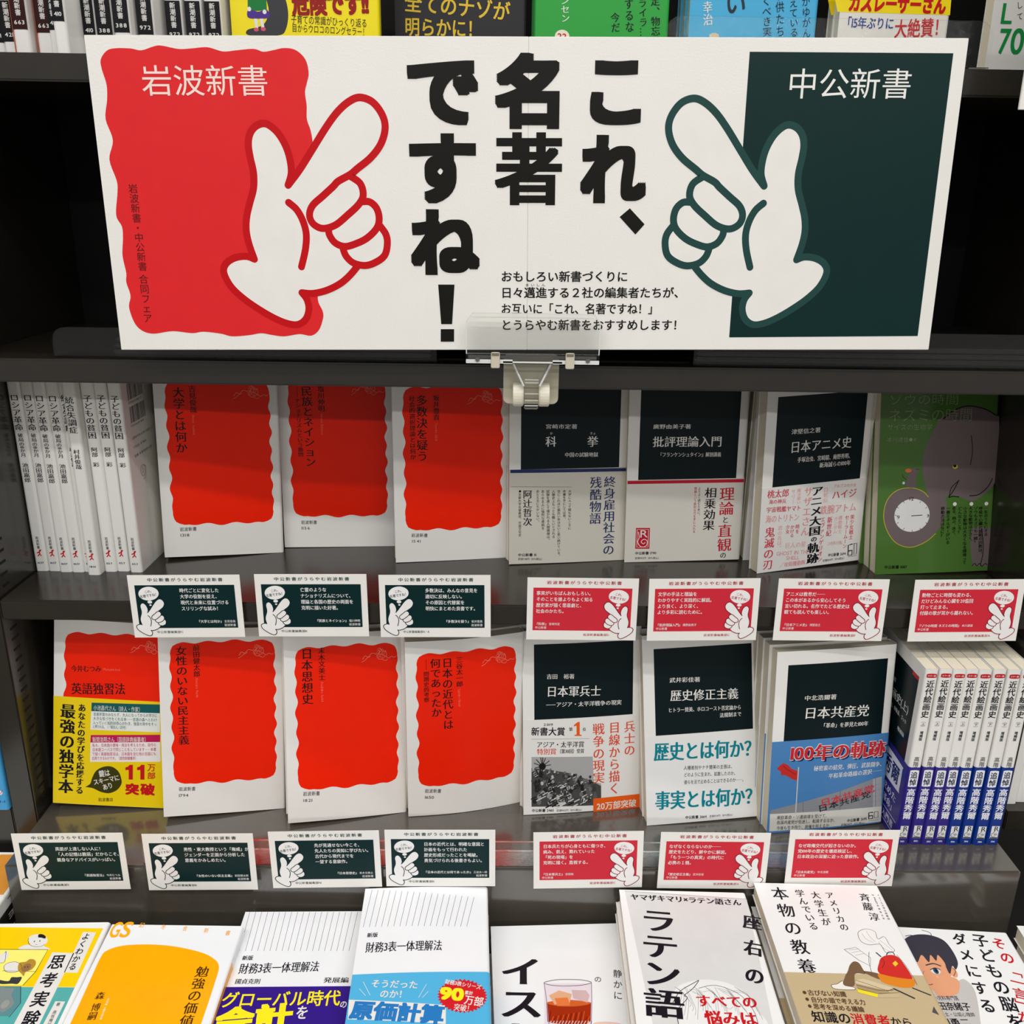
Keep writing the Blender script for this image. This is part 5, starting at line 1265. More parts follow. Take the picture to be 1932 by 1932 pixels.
HAND_LINES = [[(0.4189,0.6286),(0.4426,0.6821),(0.4375,0.748),(0.4147,0.8054),(0.3725,0.8575),(0.3142,0.8898),(0.2584,0.8813),(0.2196,0.8496),(0.2044,0.8047),(0.2095,0.748),(0.2221,0.6821),(0.2154,0.6154),(0.1858,0.5488),(0.1622,0.4894),(0.1537,0.4301),(0.1639,0.3701),(0.1892,0.3008)],[(0.1892,0.3008),(0.1444,0.3133),(0.0802,0.3087),(0.0262,0.2876),(0.0,0.2559),(0.0076,0.2177),(0.0422,0.1695),(0.1064,0.1207),(0.1841,0.0765),(0.2736,0.0343),(0.353,0.0073),(0.4223,0.0),(0.4738,0.0251),(0.4966,0.0719),(0.4882,0.1168),(0.4603,0.1484)],[(0.4603,0.1484),(0.5279,0.1451),(0.6106,0.159),(0.6934,0.1893),(0.7542,0.2269),(0.8032,0.2685)],[(0.4189,0.6286),(0.4916,0.6946),(0.565,0.7731),(0.6622,0.878),(0.7331,0.9426),(0.8015,0.9842),(0.864,1.0),(0.935,0.9802),(0.9873,0.9268),(1.0,0.8707),(0.9721,0.8061),(0.9113,0.7487),(0.8302,0.7012),(0.7855,0.6748),(0.7137,0.6458),(0.6833,0.6234),(0.6182,0.5811),(0.5566,0.5409),(0.5346,0.4987),(0.5524,0.4604),(0.6073,0.4393),(0.6833,0.4538),(0.7601,0.4987),(0.8285,0.5455),(0.8573,0.5871),(0.8421,0.6372),(0.7855,0.6682)],[(0.8497,0.558),(0.8953,0.5561),(0.9333,0.5284),(0.9459,0.4822),(0.9282,0.4393),(0.8691,0.3964),(0.799,0.3707),(0.7348,0.3588),(0.6782,0.3747),(0.647,0.409),(0.6427,0.4347)],[(0.9493,0.4512),(0.9823,0.4136),(0.989,0.3707),(0.9704,0.3193),(0.9147,0.2876),(0.8505,0.2731),(0.7821,0.2843),(0.7399,0.3146),(0.723,0.3489)],[(0.4155,0.5534),(0.4603,0.5224),(0.4932,0.473),(0.5084,0.4136),(0.4975,0.3443),(0.4679,0.2665)]]
HAND_BOX = (79.5,18.2,197.9,169.8)
BANNER_BLOB = [(19.8,199.6),(30.0,199.5),(37.0,198.4),(45.5,200.8),(50.7,201.3),(62.0,199.3),(71.0,199.7),(81.3,200.4),(91.3,197.9),(100.3,198.6),(111.9,199.5),(118.2,197.8),(124.7,198.7),(132.5,200.1),(140.1,198.8),(146.1,193.2),(147.8,184.9),(146.3,179.0),(144.6,173.0),(145.2,164.6),(144.8,156.2),(146.9,148.9),(147.8,140.3),(147.2,121.7),(147.3,101.5),(146.9,77.0),(146.7,50.6),(145.2,35.9),(148.2,27.7),(148.1,22.3),(144.6,14.1),(138.8,10.2),(130.5,11.3),(119.2,9.7),(110.9,10.6),(102.7,11.9),(94.2,10.6),(81.6,9.7),(73.4,11.6),(61.0,13.0),(52.6,12.0),(38.8,13.4),(24.7,11.6),(16.7,13.8),(11.8,19.5),(9.2,30.4),(11.2,38.5),(9.3,47.9),(10.0,54.5),(8.8,66.4),(10.5,78.1),(10.7,85.9),(7.6,93.6),(10.4,108.9),(10.7,116.4),(7.4,130.1),(11.3,142.5),(8.0,155.9),(10.5,167.9),(11.3,177.4),(9.3,186.9),(9.4,192.8),(13.9,198.0)]
BANNER_GREEN = [(444.8,198.8),(582.6,198.3),(582.5,10.0),(444.0,9.0)]
BANNER_TEXT = [
 ('g','こ',338.0,152.8,373.0,193.3,(22,20,16),'s'),
 ('g','れ',332.4,102.0,378.5,146.6,(22,20,16),'s'),
 ('g','名',273.1,150.2,317.2,197.8,(22,20,16),'s'),
 ('g','著',272.8,100.6,319.6,148.1,(22,20,16),'k'),
 ('g','で',213.9,152.5,262.0,192.9,(22,20,16),'s'),
 ('g','す',213.9,101.6,260.0,147.3,(22,20,16),'s'),
 ('g','ね',213.1,53.1,262.0,97.8,(22,20,16),'s'),
 ('p',[(367.8,98.6),(378.6,87.9),(372.4,81.0),(360.8,92.8)],(22,20,16),5),
 ('p',[(232.0,46.4),(243.7,46.4),(241.5,18.5),(233.6,18.5)],(22,20,16),5),
 ('p',[(233.2,14.9),(242.9,14.9),(242.7,5.9),(233.0,5.9)],(22,20,16),5),
 ('h','岩波新書',34.6,179.9,120.7,180.1,20.4,(244,222,212),'g'),
 ('v','岩波新書・中公新書',21.4,114.5,22.1,55.6,6.65,(90,20,22),'g'),
 ('v','合同フェア',21.8,53.5,21.7,19.3,6.8,(90,20,22),'g'),
 ('h','中公新書',471.6,179.2,557.2,179.4,20.32,(236,236,230),'g'),
 ('h','おもしろい新書づくりに',276.9,52.1,368.4,52.1,8.04,(24,22,20),'b'),
 ('h','日々邁進する２社の編集者たちが、',276.9,40.8,410.2,40.9,8.12,(24,22,20),'b'),
 ('h','まいしん',294.0,46.2,309.5,46.2,2.31,(24,22,20),'g'),
 ('h','お互いに「これ、名著ですね！」',276.9,29.4,391.3,29.5,8.2,(24,22,20),'b'),
 ('h','とうらやむ新書をおすすめします！',276.8,17.9,410.3,18.0,8.28,(24,22,20),'b')]
CARDS = {'k1': [0,['時代ごとに変化した','大学の役割を捉え、','現代と未来に位置づける','スリリングな試み！'],'『大学とは何か』','吉見俊哉','C',41],
 'k2': [0,['亡霊のような','ナショナリズムについて、','理論と各国の歴史の両面を','克明に描いた好著。'],'『民族とネイション』','塩川伸明','K',36.5],
 'k3': [0,['多数決は、みんなの意見を','適切に反映しない。','その原因と代替案を','明快にまとめた良書です。'],'『多数決を疑う』','坂井豊貴','N・K',37.5],
 'k4': [1,['事実がいちばんおもしろい。','そのことを誰よりもよく知る','歴史家が描く悲喜劇と、','社会のかたち。'],'『科挙』','宮崎市定','D',7.5],
 'k5': [1,['文学の手法と理論を','わかりやすく実践的に解説。','より良く、より深く、','より多彩に読むために。'],'『批評理論入門』','廣野由美子','C',7.5],
 'k6': [1,['アニメは教養だ──','この本があるから安心してそう','言い切れる。名作でたどる歴史は','観ても読んでも楽しい。'],'『日本アニメ史』','津堅信之','F',7],
 'k7': [1,['動物ごとに時間も変わる、','だけどみんな心臓を20億回','打って止まる。','付録の歌が耳から離れない。'],'『ゾウの時間 ネズミの時間』','本川達雄','A',7],
 'l1': [0,['英語が上達しない人に！','「人の記憶は脆弱」だからこそ、','親身なアドバイスがいっぱい。'],'『英語独習法』','今井むつみ','S',34],
 'l2': [0,['男性・東大教授という「権威」が、','ジェンダーを正面から分析した','意義をかみしめたい。'],'『女性のいない民主主義』','前田健太郎','B',33],
 'l3': [0,['先が見通せない今こそ、','先人たちの英知に学びたい。','古代から現代までを','一望する意欲作。'],'『日本思想史』','末木文美士','N',37],
 'l4': [0,['日本の近代とは、明確な意図と','計画をもって行われた','歴史形成だったことを喝破。','勇気づけられる後書きもよい。'],'『日本の近代とは何であったか』','三谷太一郎','K',32],
 'l5': [1,['日本兵たちが心身ともに傷つき、','病み、飢え、斃れていった','「死の現場」を','克明に描く。直視する。'],'『日本軍兵士』','吉田裕','C',8],
 'l6': [1,['なぜなくならないのか──','歴史をたどり、鮮やかに解説。','「もう一つの真実」の時代に','必携の１冊。'],'『歴史修正主義』','武井彩佳','A',7.5],
 'l7': [1,['なぜ政権交代が起きないのか。','党100年の歴史を徹底検証し、','日本政治の深層に迫った意欲作。'],'『日本共産党』','中北浩爾','B',8]}

# ------------------------------------------------------------------ the setting
def Z(z): return z+CAMZ
fl = box('floor', (-3, -3, -.02), (3, 3, 0), mat('floor_grey_tile', (120, 112, 102), .35, bump=.1), None); fl['kind'] = 'structure'
wb = box('wall_back', (-3, 1.0, 0), (3, 1.06, 3.0), mat('wall_dark', (38, 36, 34), .8), None); wb['kind'] = 'structure'

XL, XR, YB = -.4118, .4475, .92
bc = thing('bookcase', 'dark bronze-grey metal bookcase bay holding all the shelves', 'bookcase', (0, YF, 0))
def part(name, lo, hi, m, bevel=.0012, parent=bc):
    P = parent.location; o = box(name, [lo[i]-P[i] for i in range(3)], [hi[i]-P[i] for i in range(3)], m, parent, bevel); return o
ul = part('upright', (XL-.0212, YF, 0), (XL, YB, Z(.5)), METAL)
ur = part('upright', (XR, YF, 0), (XR+.012, YB, Z(.5)), METAL)
part('back_panel', (XL-.02, YB, Z(-.75)), (XR+.01, YB+.006, Z(.5)), DARK, 0)
for z in (ZA, ZB, ZC): part('shelf_board', (XL+.0005, YF, Z(z-TH)), (XR-.0005, YB-.001, Z(z)), METAL, .0014)
part('display_ledge', (-.4115, YD, Z(-.72)), (.4447, YB-.001, Z(ZD)), LEDGE, .0016)
part('base_cabinet', (-.60, .22, 0), (.60, YD-.002, Z(-.655)), METAL, .002)
# slotted strip on the inner face of each upright
for par, xx, s in ((ul, XL, 1), (ur, XR, -1)):
    V = []; Fc = []
    for i in range(66):
        z = Z(-.525)+i*.0098; n = len(V); xa, xb = (xx-.0002*s, xx+.0002*s)
        for X in (xa, xb):
            for (y, dz) in ((.704, 0), (.7145, 0), (.7145, .0022), (.704, .0022)): V.append((X, y-YF, z+dz))
        Fc += [tuple(n+k for k in q) for q in ((0, 1, 2, 3), (4, 7, 6, 5), (0, 4, 5, 1), (1, 5, 6, 2), (2, 6, 7, 3), (3, 7, 4, 0))]
    o = meshobj('slot_strip', V, Fc, SLOT, par); o['kind'] = 'stuff'

def rail(label, x0, x1, y, z0, h, depth=.03):
    '''clear rail: upright lip with rounded ends and a foot lying on the shelf'''
    t = thing('acrylic_rail', label, 'shelf rail', (x0, y, Z(z0)))
    L = x1-x0; r = min(h*.45, .011); pts = [(0, .0012)]
    pts += [(0+r-r*math.cos(a), h-r+r*math.sin(a)) for a in (0, PI/8, PI/4, 3*PI/8, PI/2)]
    pts += [(L-r+r*math.sin(a), h-r+r*math.cos(a)) for a in (0, PI/8, PI/4, 3*PI/8, PI/2)] + [(L, .0012)]
    n = len(pts); V = [(x, 0, z) for x, z in pts]+[(x, .0018, z) for x, z in pts]
    meshobj('lip', V, [tuple(range(n)), tuple(range(2*n-1, n-1, -1))]+[(i, i+n, (i+1) % n+n, (i+1) % n) for i in range(n)], CLEAR, t)
    box('foot', (0, 0, .0001), (L, depth, .0012), CLEAR, t)
    return t
rail('clear acrylic lip rail on the empty shelf, left, half behind the banner', -.340, -.050, .7005, ZB+.0003, .023, .04)
rail('clear acrylic lip rail on the empty shelf, right, passing behind the banner', .146, .440, .7005, ZB+.0003, .027, .04)
rail('long clear acrylic card rail lying along the ledge behind the lower cards', -.296, .262, .6375, ZD+.0003, .024, .02)
rail('clear acrylic rail in front of the blue and yellow books on the top shelf', .109, .335, .699, ZA+.0003, .030, .03)
# black flat trays lying on the empty shelf behind the rails
for x0, x1, y0, lab in ((-.30, -.055, .712, 'thin black stacked tray lying on the empty shelf behind the left rail'), (.15, .43, .712, 'thin black stacked tray lying on the empty shelf behind the right rail')):
    t = thing('stacking_tray', lab, 'tray', (x0, y0, Z(ZB+.0016)))
    for k in range(3):
        box('tray_sheet', (.001*k, .001*k, .0044*k), (x1-x0, .15, .0044*k+.0036), mat('tray_black', (22, 21, 21), .3), t, .0012)

# ------------------------------------------------------------------ hand motif
def hand(pr, x0, y0, x1, y1, line, fill, wd, mirror=False, z=3):
    f = (lambda p: ((x1-(x1-x0)*p[0]) if mirror else (x0+(x1-x0)*p[0]), y0+(y1-y0)*p[1])+tuple(p[2:]))
    pr.c([f(p) for p in HAND_FILL], fill, z)
    for i, s in enumerate(HAND_LINES): pr.k([f(p) for p in s], wd, line, z+1+.12*i)

# ------------------------------------------------------------------ the big banner
bw, bh = BANNER_W, BANNER_H
bn = thing('fair_banner', 'wide white banner with red and dark green blocks, pointing hands and big black headline', 'banner')
CARD = mat('white_card', (236, 234, 228), .45, bump=.25, bscale=700, vary=.012)
half = bw/2
o = box('banner_board', (0, 0, 0), (half-.00004, .002, bh), CARD, bn, .0002); box('banner_board', (half+.00004, 0, 0), (bw, .002, bh), CARD, bn, .0003)
pr = Print(); RED1 = (224, 40, 44); LINE_R = (196, 14, 22); G1 = (12, 44, 42); LINE_G = (34, 70, 66); PAP = (236, 234, 228)
pr.c(BANNER_BLOB, RED1, 1); pr.p(BANNER_GREEN, G1, 1)
X0, Y0, X1, Y1 = HAND_BOX
hand(pr, X0, Y0, X1, Y1, LINE_R, PAP, 4.9)
hand(pr, bw*1000-X1-1.5, Y0, bw*1000-X0-1.5, Y1, LINE_G, PAP, 4.9, True)
pr.run(BANNER_TEXT)
pr.build('banner_print', lambda u, v, l: (u/1000, -.00006-l*LY, v/1000), bn)
put(bn, *POSE['banner'])

# ------------------------------------------------------------------ clip that holds the banner
ck = thing('sign_clip', 'clear and white swivel clip on the shelf edge holding the banner', 'clip', (.022, YF, Z(-.128)))
def prism(name, pts, y0, y1, m, par, bev=0.):
    n = len(pts); V = [(x, y0, z) for x, z in pts]+[(x, y1, z) for x, z in pts]
    Fc = [tuple(range(n)), tuple(range(2*n-1, n-1, -1))]+[(i, i+n, (i+1) % n+n, (i+1) % n) for i in range(n)]
    bm = bmesh.new(); bv = [bm.verts.new(v) for v in V]; [bm.faces.new([bv[i] for i in f]) for f in Fc]
    bmesh.ops.recalc_face_normals(bm, faces=bm.faces[:])
    if bev: bmesh.ops.bevel(bm, geom=bm.edges[:], offset=bev, segments=2, affect='EDGES')
    me = bpy.data.meshes.new(name); bm.to_mesh(me); bm.free(); me.materials.append(m)
    return link(bpy.data.objects.new(name, me), par)
def rrect(x0, z0, x1, z1, r, n=4):
    P = []
    for cx, cz, a0 in ((x1-r, z1-r, 0), (x0+r, z1-r, PI/2), (x0+r, z0+r, PI), (x1-r, z0+r, 1.5*PI)):
        P += [(cx+r*math.cos(a0+i*PI/2/n), cz+r*math.sin(a0+i*PI/2/n)) for i in range(n+1)]
    return P
bpz = .0
prism('base_plate', rrect(-.021, -.0185, .021, .020, .0045), -.0025, -.0001, FROST, ck, .0004)
prism('front_plate', [(-.048, .0235), (.048, .0235), (.048, .0465), (.0435, .0525), (-.0435, .0525), (-.048, .0465)], -.0285, -.0267, CLEAR, ck, .0003)
prism('back_plate', [(-.046, .0235), (.051, .0235), (.050, .042), (.0455, .048), (-.041, .048), (-.046, .042)], -.0135, -.0119, CLEAR, ck, .0003)
EDGE_GLINT = mat('painted_edge_glint', (222, 224, 222), .12)  # pale opaque tone standing in for light caught on clear edges
prism('hinge_bar', rrect(-.0485, .0165, .0485, .0232, .0012), -.0288, -.0120, CLEAR, ck, .0006)
for x0, x1 in ((-.0483, -.0145), (.0145, .0483)): prism('bar_glint', rrect(x0, .0167, x1, .0196, .0004), -.0292, -.0289, EDGE_GLINT, ck)  # highlight lines of the clear bar, painted as thin pale strips
prism('bar_glint', rrect(-.0215, .0172, .0215, .0184, .0004), -.0292, -.0289, EDGE_GLINT, ck)
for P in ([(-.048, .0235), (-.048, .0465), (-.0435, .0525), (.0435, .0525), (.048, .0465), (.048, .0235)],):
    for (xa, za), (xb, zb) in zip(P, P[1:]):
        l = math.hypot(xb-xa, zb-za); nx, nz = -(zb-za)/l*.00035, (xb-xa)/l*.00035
        prism('plate_glint', [(xa+nx, za+nz), (xb+nx, zb+nz), (xb-nx, zb-nz), (xa-nx, za-nz)], -.0287, -.0286, EDGE_GLINT, ck)  # thin pale outline painting the light along the plate's rim
prism('hinge_rod', rrect(-.047, .0192, .047, .0216, .0004), -.0235, -.0215, mat('grey_rod', (120, 120, 118), .3), ck, .0004)
for x in (-.0270, .0270):
    prism('spring_tab', rrect(x-.0032, .0135, x+.0032, .0250, .0010), -.0312, -.0291, FROST, ck, .0005)
    prism('tab_slot_shade', rrect(x-.0026, .0225, x+.0026, .0246, .0003), -.0314, -.0313, mat('tab_shadow', (120, 114, 100), .5), ck)  # shade of the slot painted as a thin darker strip
for x in (-.040, .040):
    bm = bmesh.new(); bmesh.ops.create_cone(bm, cap_ends=True, segments=16, radius1=.0016, radius2=.0016, depth=.0012, matrix=Matrix.Translation((x, -.0296, .0196)) @ Matrix.Rotation(PI/2, 4, 'X'))
    me = bpy.data.meshes.new('pin'); bm.to_mesh(me); bm.free(); me.materials.append(mat('steel_pin', (150, 150, 150), .25, metal=1)); link(bpy.data.objects.new('pin', me), ck)
for s in (-1, 1):      # raised edges of the clear stem, in the painted highlight tone
    prism('stem_rib', [(s*.0150, .0163), (s*.0135, .0163), (s*.0052, -.0010), (s*.0064, -.0016)], -.0215, -.0120, EDGE_GLINT, ck, .0003)
prism('stem', [(-.0135, .0163), (.0135, .0163), (.0052, -.0010), (.0052, -.0190), (-.0052, -.0190), (-.0052, -.0010)], -.0195, -.0130, CLEAR, ck, .0006)
for z in (.0030, .0008, -.0075, -.0125, -.0165): prism('stem_step', [(-.0050, z), (.0050, z), (.0050, z+.0008), (-.0050, z+.0008)], -.0200, -.0192, mat('clear_step', (196, 196, 190), .15), ck)
def barrel(name, x0, x1, m, r=.0070):
    bm = bmesh.new(); bmesh.ops.create_cone(bm, cap_ends=True, segments=24, radius1=r, radius2=r, depth=x1-x0, matrix=Matrix.Translation(((x0+x1)/2, -.0095, -.0095)) @ Matrix.Rotation(PI/2, 4, 'Y'))
    for v in bm.verts: v.co.z = -.0095+(v.co.z+.0095)*1.32
    bmesh.ops.bevel(bm, geom=[e for e in bm.edges if len(e.link_faces) == 2 and any(len(f.verts) > 8 for f in e.link_faces)], offset=.0006, segments=2, affect='EDGES')
    me = bpy.data.meshes.new(name); bm.to_mesh(me); bm.free(); me.materials.append(m); o = link(bpy.data.objects.new(name, me), ck); return o
barrel('knuckle', -.0137, -.0057, IVORY); barrel('knuckle', .0057, .0137, IVORY)

# ------------------------------------------------------------------ recommendation cards
cardG, cardR = (6, 40, 41), (206, 44, 60)
CARD_LABEL = {'k1': 'leftmost dark green card of the upper row, below the book numbered 1318', 'k2': 'middle dark green card of the upper row, below the book numbered 1156', 'k3': 'rightmost dark green card of the upper row, below the book numbered 1541',
 'k4': 'red card in the upper row below the navy striped book and clip', 'k5': 'red card in the upper row below the red striped book', 'k6': 'red card in the upper row below the book banded with pink words', 'k7': 'red card in the upper row below the green elephant book',
 'l1': 'dark green card at the left end of the lower row, below the yellow banded book', 'l2': 'second dark green card from the left of the lower row, below book 1794', 'l3': 'third dark green card from the left of the lower row, below book 1821', 'l4': 'dark green card in the lower row below the bulging book numbered 1650',
 'l5': 'red card in the lower row below the crowd photo book', 'l6': 'red card in the lower row below the book with large teal questions', 'l7': 'red card in the lower row below the blue sky and flag book'}
def card(k):
    side, lines, title, auth, ed, x0 = CARDS[k]; nth = {'k': 'upper', 'l': 'lower'}[k[0]]
    W_, H_ = 91., 55.
    col = 'dark green' if not side else 'red'
    t = thing('recommendation_card', CARD_LABEL[k], 'card', group='%s recommendation cards' % col)
    box('card', (0, 0, 0), (W_/1000, .0004, H_/1000), CARD, t)
    box('clip', (.040, .0005, .020), (.051, .0040, .032), CLEAR, t)
    p = Print(); C1 = cardR if side else cardG; TC = (176, 30, 48) if side else (14, 52, 56); WH = (238, 236, 234)
    a, b = ('岩波新書', '中公新書') if side else ('中公新書', '岩波新書')
    p.h(a+'がうらやむ'+b, 15.5, 51, 77.5, 51, 3.3, TC, 'n')
    p.p([(5, 46.3), (86, 46.3), (86, 8.4), (5, 8.4)], C1, 1)
    mx = (lambda u: W_-u) if side else (lambda u: u)
    p.e(mx(15.8), 39, 8.3, 6., .12*(-1 if side else 1), WH, 4)
    p.e(mx(16), 31.6, 1.9, 1.3, 0, WH, 4); p.e(mx(16.2), 28.9, .9, .7, 0, WH, 4)
    s = -1 if side else 1; c = mx(15.8); q = .16*s
    p.h('これ、', c-3.2, 40.9-3.2*q, c+4.2, 40.9+4.2*q, 2.6, TC, 'n', 7); p.h('名著ですね！', c-7.3, 37.4-7.3*q, c+7.6, 37.4+7.6*q, 2.9, TC, 'n', 7)
    hand(p, *( (W_-27.6, 1.6, W_-2.6, 34.3) if side else (2.6, 1.6, 27.6, 34.3)), (130, 20, 40) if side else (10, 40, 44), WH, .62, bool(side), 4)
    sz = 3.62; top = 41.6 if len(lines) > 3 else 40.2
    for i, l in enumerate(lines):
        n = sum(glyph(ch)[2] for ch in l)
        p.h(l, x0, top-5.3*i, x0+n*sz*.99, top-5.3*i, 4.0, WH, 'n')
    n1 = sum(glyph(ch)[2] for ch in title)*2.7; n2 = sum(glyph(ch)[2] for ch in auth)*2.3
    u = 7. if side else 84.5-n1-n2-.8
    p.h(title, u, 14.2, u+n1, 14.2, 2.9, WH, 'n'); p.h(auth, u+n1+.6, 14.2, u+n1+.6+n2, 14.2, 2.5, WH, 'g')
    u = 7. if side else 84.5-9.6
    p.h(b, u, 10.9, u+9.6, 10.9, 2.5, WH, 'g')
    u = 47 if side else 18.7
    p.h(a+'編集部'+ed, u, 4.9, u+21.8, 4.9, 2.5, TC, 'g')
    p.build('card_print', lambda u, v, l: (u/1000, -.00005-l*LY, v/1000), t)
    put(t, *POSE[k])
for k in CARDS: card(k)

# ------------------------------------------------------------------ cover designs
def blob(p, u0=9.3, v0=30.5, u1=97.3, v1=161.5, rgb=(242, 34, 2), z=1, cutv=None):
    P = []; r = 9; a = 1.05
    def side(x0, y0, x1, y1, nx, ny, n, ph):
        for i in range(n*6+1):
            t = i/(n*6); w_ = a*(math.sin(2*PI*(t*n+ph))+.35*math.sin(2*PI*(t*n*.5+ph*3)))*min(1, 7*t, 7*(1-t)); P.append((x0+(x1-x0)*t+nx*w_, y0+(y1-y0)*t+ny*w_))
    side(u0, v1-r, u0, v0+r, 1, 0, 6, .1); P.append((u0+2.2, v0+2.9))
    side(u0+r, v0, u1-r, v0, 0, 1, 3, .35); P.append((u1-2.2, v0+2.9))
    side(u1, v0+r, u1, v1-r, 1, 0, 7, .6); P.append((u1-2.2, v1-2.9))
    side(u1-r, v1, u0+r, v1, 0, 1, 3, .2); P.append((u0+2.2, v1-2.9))
    P = smooth(P, True, 2)
    p.p(P, rgb, z)
def peony(p, rgb=(244, 150, 128)):
    p.k([(67, 148), (69, 151), (72, 150), (75, 153), (79, 152)], .35, rgb, 3); p.k([(66, 145.5), (69, 147), (71, 149), (74, 150.5)], .3, rgb, 3)
    p.k([(87, 150), (90, 147.5), (92, 149), (95, 148), (96.2, 149)], .35, rgb, 3); p.k([(84, 147), (87, 145.5), (89, 147)], .3, rgb, 3)
    for i in range(9):
        a = i*2*PI/9; cx, cy = 83+2.6*math.cos(a), 153+2.9*math.sin(a)
        p.k([(cx+1.5*math.cos(b+i), cy+1.6*math.sin(b*1.1)) for b in (0, .9, 1.8, 2.7, 3.6, 4.5, 5.4)], .25, rgb, 3)
    p.k([(79, 150), (82, 147), (86, 148.5), (88, 151), (87, 155)], .3, rgb, 3)
class Pre(Print): pass
def iwanami(key):
    '''returns the item list for a red-on-white cover'''
    rec = []
    class R:
        def __getattr__(s, n): return lambda *a: rec.append((n,)+a)
    blob(R()); peony(R()); return rec+COVER[key]
def darkbox(key, v0):
    return [('p', [(10, 160.5), (101, 160.5), (101, v0), (10, v0)], (7, 24, 27), 1)]+COVER[key]
TT = .0125
def copies(src, key, n, t, z, label, rear=0, group=None):
    x, y, _, yaw, lean, g = POSE[key]
    for k in range(1, n+1):
        d = k*(t+.0009)/math.cos(lean); jx = random.uniform(-.0012, .0012)-.0006*k
        c = dup(src, label % ('' if n == 1 else ['nearest ', 'second ', 'third ', 'fourth ', 'fifth ', 'sixth '][k-1]), group)
        put(c, x-math.sin(yaw)*d+jx, y+math.cos(yaw)*d, z, yaw+random.uniform(-.01, .01), lean, g, .105)
def standing(key, label, w, t, z, n, clabel=None, **kw):
    b = book('paperback_book', label, w, .173, t, **kw); x, y, z_, yaw, lean, g = POSE[key]
    put(b, x, y, z, yaw, lean, g, w)
    if n: copies(b, key, n, t, z, clabel, group=None)
    return b
def sp(title, auth, num, a0=159, sz=7.0):
    L = len(title)*7.4
    return [('v', title, TT*500, 158, TT*500, 158-L, sz, (30, 26, 28), 'm'), ('v', auth, TT*500, 152-L, TT*500, 152-L-len(auth)*5.6, 5.4, (30, 26, 28), 'm'),
            ('v', '岩波新書', TT*500, 33, TT*500, 21, 2.9, (30, 26, 28), 'g'), ('h', num, 3.2, 8, TT*1000-3.2, 8, 2.5, (30, 26, 28), 'b')]+sower(TT*500, 17)
def sower(cx, cy):
    r = (206, 40, 44)
    return [('k', [(cx+1.6, cy+3), (cx+.2, cy+1.2), (cx-1.8, cy+.2)], 1.1, r, 3), ('k', [(cx+.4, cy+1.6), (cx+.2, cy-.6), (cx-1.4, cy-2.6)], 1.0, r, 3), ('k', [(cx+.2, cy-.6), (cx+1.4, cy-2.4)], .9, r, 3), ('e', cx+.6, cy+2.6, .7, .7, 0, r, 3)]
IW = [('c1', '大学とは何か', '吉見俊哉', '1318', 1, 'white paperback with wavy red block numbered 1318, third shelf next to the spines', ZC),
      ('c2', '民族とネイション', '塩川伸明', '1156', 1, 'white paperback with wavy red block numbered 1156, set furthest back on its shelf', ZC),
      ('c3', '多数決を疑う', '坂井豊貴', '1541', 0, 'white paperback with wavy red block numbered 1541, beside the white clip', ZC),
      ('d2', '女性のいない民主主義', '前田健太郎', '1794', 1, 'white paperback with wavy red block numbered 1794, beside the yellow banded book', ZD),
      ('d3', '日本思想史', '末木文美士', '1821', 1, 'white paperback with wavy red block numbered 1821, lower shelf', ZD),
      ('d4', '日本の近代とは何であったか', '三谷太一郎', '1650', 1, 'white paperback with wavy red block numbered 1650 and bulging cover, lower shelf', ZD)]
for key, ti, au, num, n, lab, z in IW:
    k = 5.4 if len(ti) > 11 else 7.0
    s_ = [('v', ti, TT*500, 158, TT*500, 158-len(ti)*(k+.6), k, (30, 26, 28), 'm'), ('v', au, TT*500, 62, TT*500, 40, 4.4, (30, 26, 28), 'm')]+sp('', '', num)[2:]
    standing(key, lab, .105, TT, z, n, {'1318': 'leftmost upper', '1156': 'second upper', '1794': 'leftmost lower', '1821': 'middle lower', '1650': 'bulging lower'}.get(num, '')+' red block paperback\'s hidden copy standing right behind number %s' % num+'%s', front=iwanami(key), spine=s_, B={'d4': .0042, 'd3': .0012, 'c3': .0008}.get(key, .0005), group='red block paperbacks facing out')
standing('d1', 'red block paperback wrapped in a wide yellow band, bottom shelf at the left upright', .105, TT, ZD, 1, 'copy of the yellow banded paperback standing behind its front copy%s', front=iwanami('d1'), band=(101.5, (238, 208, 12)), bandprint=BAND['d1'], B=.0005)
CH = .109
standing('c4', 'dark block paperback with a navy stripe across its cream band, under the clip', CH, TT, ZC, 1, 'copy of the navy striped paperback standing behind its front copy%s', front=darkbox('c4', 60), band=(88.3, (206, 202, 190)), bandprint=BAND['c4'], B=.001)
standing('c5', 'dark block paperback with a red stripe across its cream band', CH, TT, ZC, 1, 'copy of the red striped paperback standing behind its front copy%s', front=darkbox('c5', 60), band=(78.5, (216, 212, 202)), bandprint=BAND['c5'])
b6 = standing('c6', 'dark block paperback with pink words scattered over its white band, turned leftwards', CH, TT, ZC, 0, None, front=darkbox('c6', 60), band=(80, (228, 226, 222)), bandprint=BAND['c6'])
for k in range(6):
    c = dup(b6, 'copy of the pink word banded paperback, %s from the front in its stack' % ['second', 'third', 'fourth', 'fifth', 'sixth', 'seventh'][k])
    put(c, .2285-.0004*k, .8020+k*.0134, ZC, .03+random.uniform(-.01, .01), .02)
standing('c7', 'green paperback in clear film with grey elephant and clock, right end of its shelf', CH, TT, ZC, 3, 'copy of the green elephant paperback, %sbehind the front one', cover=(74, 112, 48), front=COVER['c7'], film=True, B=.0012, spine=[('v', 'ゾウの時間 ネズミの時間', 6, 158, 6, 70, 5.5, (220, 224, 210), 'g')])
